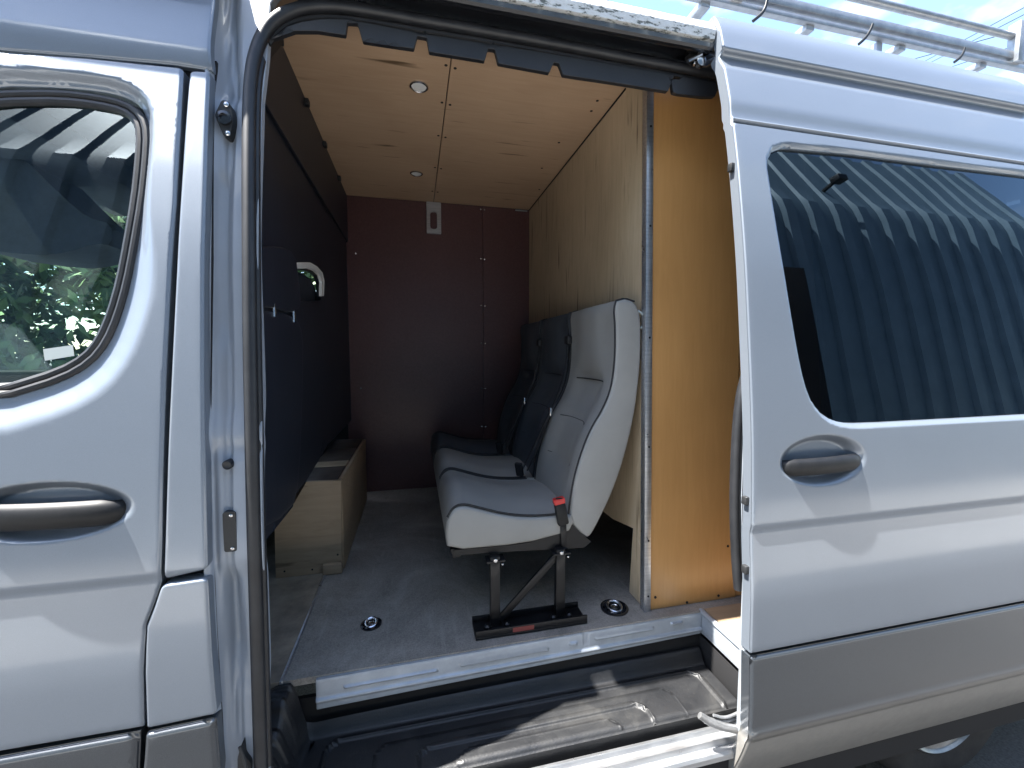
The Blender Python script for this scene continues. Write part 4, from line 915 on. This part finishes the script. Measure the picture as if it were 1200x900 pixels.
for lab, pts in zip(tie_lab, ([(900, -3), (897, 10), (892, 17), (882, 25)], [(1023, 28), (1020, 36), (1014, 45), (1006, 52)], [(1131, 56), (1129, 62), (1125, 68), (1118, 73)])):
    m = MB(); m.tube(chaikin([P(x, y, .42) for x, y in pts], 2, False), .006, 8, .5); tag(m.build('strap_end', 'zip_black'), lab, 'strap', 'straps hanging from the roof rack')

# ------------------------------------------------------------------ around: shed behind the photographer, hedge beyond the van, cables
shed = thing('corrugated_shed', 'tall blue grey corrugated steel shed mirrored in the tinted van window', 'shed', (0, -4.0, 0))
def clad(x0, x1, name, pitch=.52, dep=.07):
    path = [(-4.0, 0), (-4.0, 1.5), (-4.0, 5.1), (-4.03, 5.3), (-4.09, 5.5), (-4.20, 5.8), (-4.62, 7.1)]
    V = []; cols = []
    x = x0
    while x < x1:
        for dx, d in ((0, 0), (.27, 0), (.30, 1), (.49, 1)): cols.append((x + dx, d * dep))
        x += pitch
    for yy, zz in path:
        for xx, d in cols: V.append((xx, yy + (d if zz < 5.4 else d * .5), zz + (0 if zz < 5.2 else d * .6)))
    k = len(cols); Fc = [(i * k + j, i * k + j + 1, (i + 1) * k + j + 1, (i + 1) * k + j) for i in range(len(path) - 1) for j in range(k - 1)]
    return MB().add(V, Fc).build(name, 'steel_cladding', shed, ang=15)
clad(-9, 11.4, 'cladding')
m = MB(); m.box((4.4, -3.94, 0), (5.9, -3.90, 4.0), .01); m.build('doorway', 'dark_opening', shed)
m = MB(); m.box((11.4, -9, 0), (11.48, -4.02, 5.1), .01); m.build('end_wall', 'steel_cladding', shed)
m = MB()
for xx in np.arange(-9, 11.3, .52):
    for zz in (1.4, 3.0, 4.7): m.lathe((xx + .395, -3.95, zz), (0, 1, 0), [(.012, 0), (.012, .008), (0, .012)], 6)
fx = m.build('fixing_screws', 'gap_black', shed)
m = MB(); m.bar((7.0, -4.3, 5.7), (7.0, -3.8, 5.8), .05, .05); m.box((6.9, -3.9, 5.72), (7.1, -3.72, 5.85), .02); tag(m.build('floodlight', 'black_plastic'), 'black floodlight on a bracket high on the corrugated shed', 'floodlight')

def leafy(name, label, c, rx, ry, rz, nleaf, seed):
    t = thing(name, label, 'bush', (c[0], c[1], 0), 'bushes beyond the van'); r_ = np.random.RandomState(seed)
    m = MB(); m.tube([(c[0], c[1], 0), (c[0] + .05, c[1], c[2] * .5), (c[0] - .05, c[1], c[2])], [.09, .07, .04], 8)
    for k in range(5): a = r_.rand() * 6.28; m.tube([(c[0], c[1], c[2] * .45), (c[0] + rx * .6 * math.cos(a), c[1] + ry * .6 * math.sin(a), c[2] + rz * .3 * (r_.rand() - .2))], [.04, .012], 6)
    m.build('trunk', 'bark', t)
    V = []; Fc = []
    cl_ = [(np.array(c) + (r_.rand(3) - .5) * 2 * np.array([rx, ry, rz]) * .85, .25 + .4 * r_.rand()) for _ in range(46)]
    for i in range(nleaf):
        cc, rr = cl_[r_.randint(len(cl_))]; p = cc + r_.normal(size=3) * rr * .5; s = .05 + .06 * r_.rand()
        a = r_.normal(size=3); a /= np.linalg.norm(a); b = np.cross(a, r_.normal(size=3)); b /= np.linalg.norm(b); q = len(V)
        V += [p - a * s, p + b * s * .4, p + a * s, p - b * s * .4]; Fc.append((q, q + 1, q + 2, q + 3))
    link_mesh('crown', V, Fc, 'leaf', t)
leafy('bush', 'sunlit green bush seen through the front door glass', (-3.7, 4.4, 1.9), 1.9, .9, 1.6, 14000, 3)
leafy('bush', 'leafy green bush glimpsed past the corner of the bulkhead window', (-1.35, 5.2, 1.9), .8, .8, 1.7, 6000, 5)

cab_lab = ['thin black overhead cable, uppermost on the right of the sky', 'thin black overhead cable just below the uppermost one', 'thin black overhead cable crossing behind the rack upright', 'thin black overhead cable lowest above the sliding door']
for lab, q_ in zip(cab_lab, ((1124, 50, 1235, -10), (1132, 52, 1245, -6), (1075, 68, 1250, 20), (1128, 74, 1260, 30))):
    p0_, p1_ = q_[:2], q_[2:]
    a, b = onY(p0_[0], p0_[1], 14), onY(p1_[0], p1_[1], 9); d = b - a; a2, b2 = a - d * 2.5, b + d * .6
    m = MB(); pts = [a2.lerp(b2, t) - Vector((0, 0, .0)) for t in np.linspace(0, 1, 14)]; m.tube(pts, .016, 6); tag(m.build('overhead_cable', 'zip_black'), lab, 'cable', 'overhead cables in the sky')
for ob in list(bpy.data.objects):
    if ob.name.startswith(('overhead_cable', 'strap_end', 'floodlight')) and ob.parent is None: pass
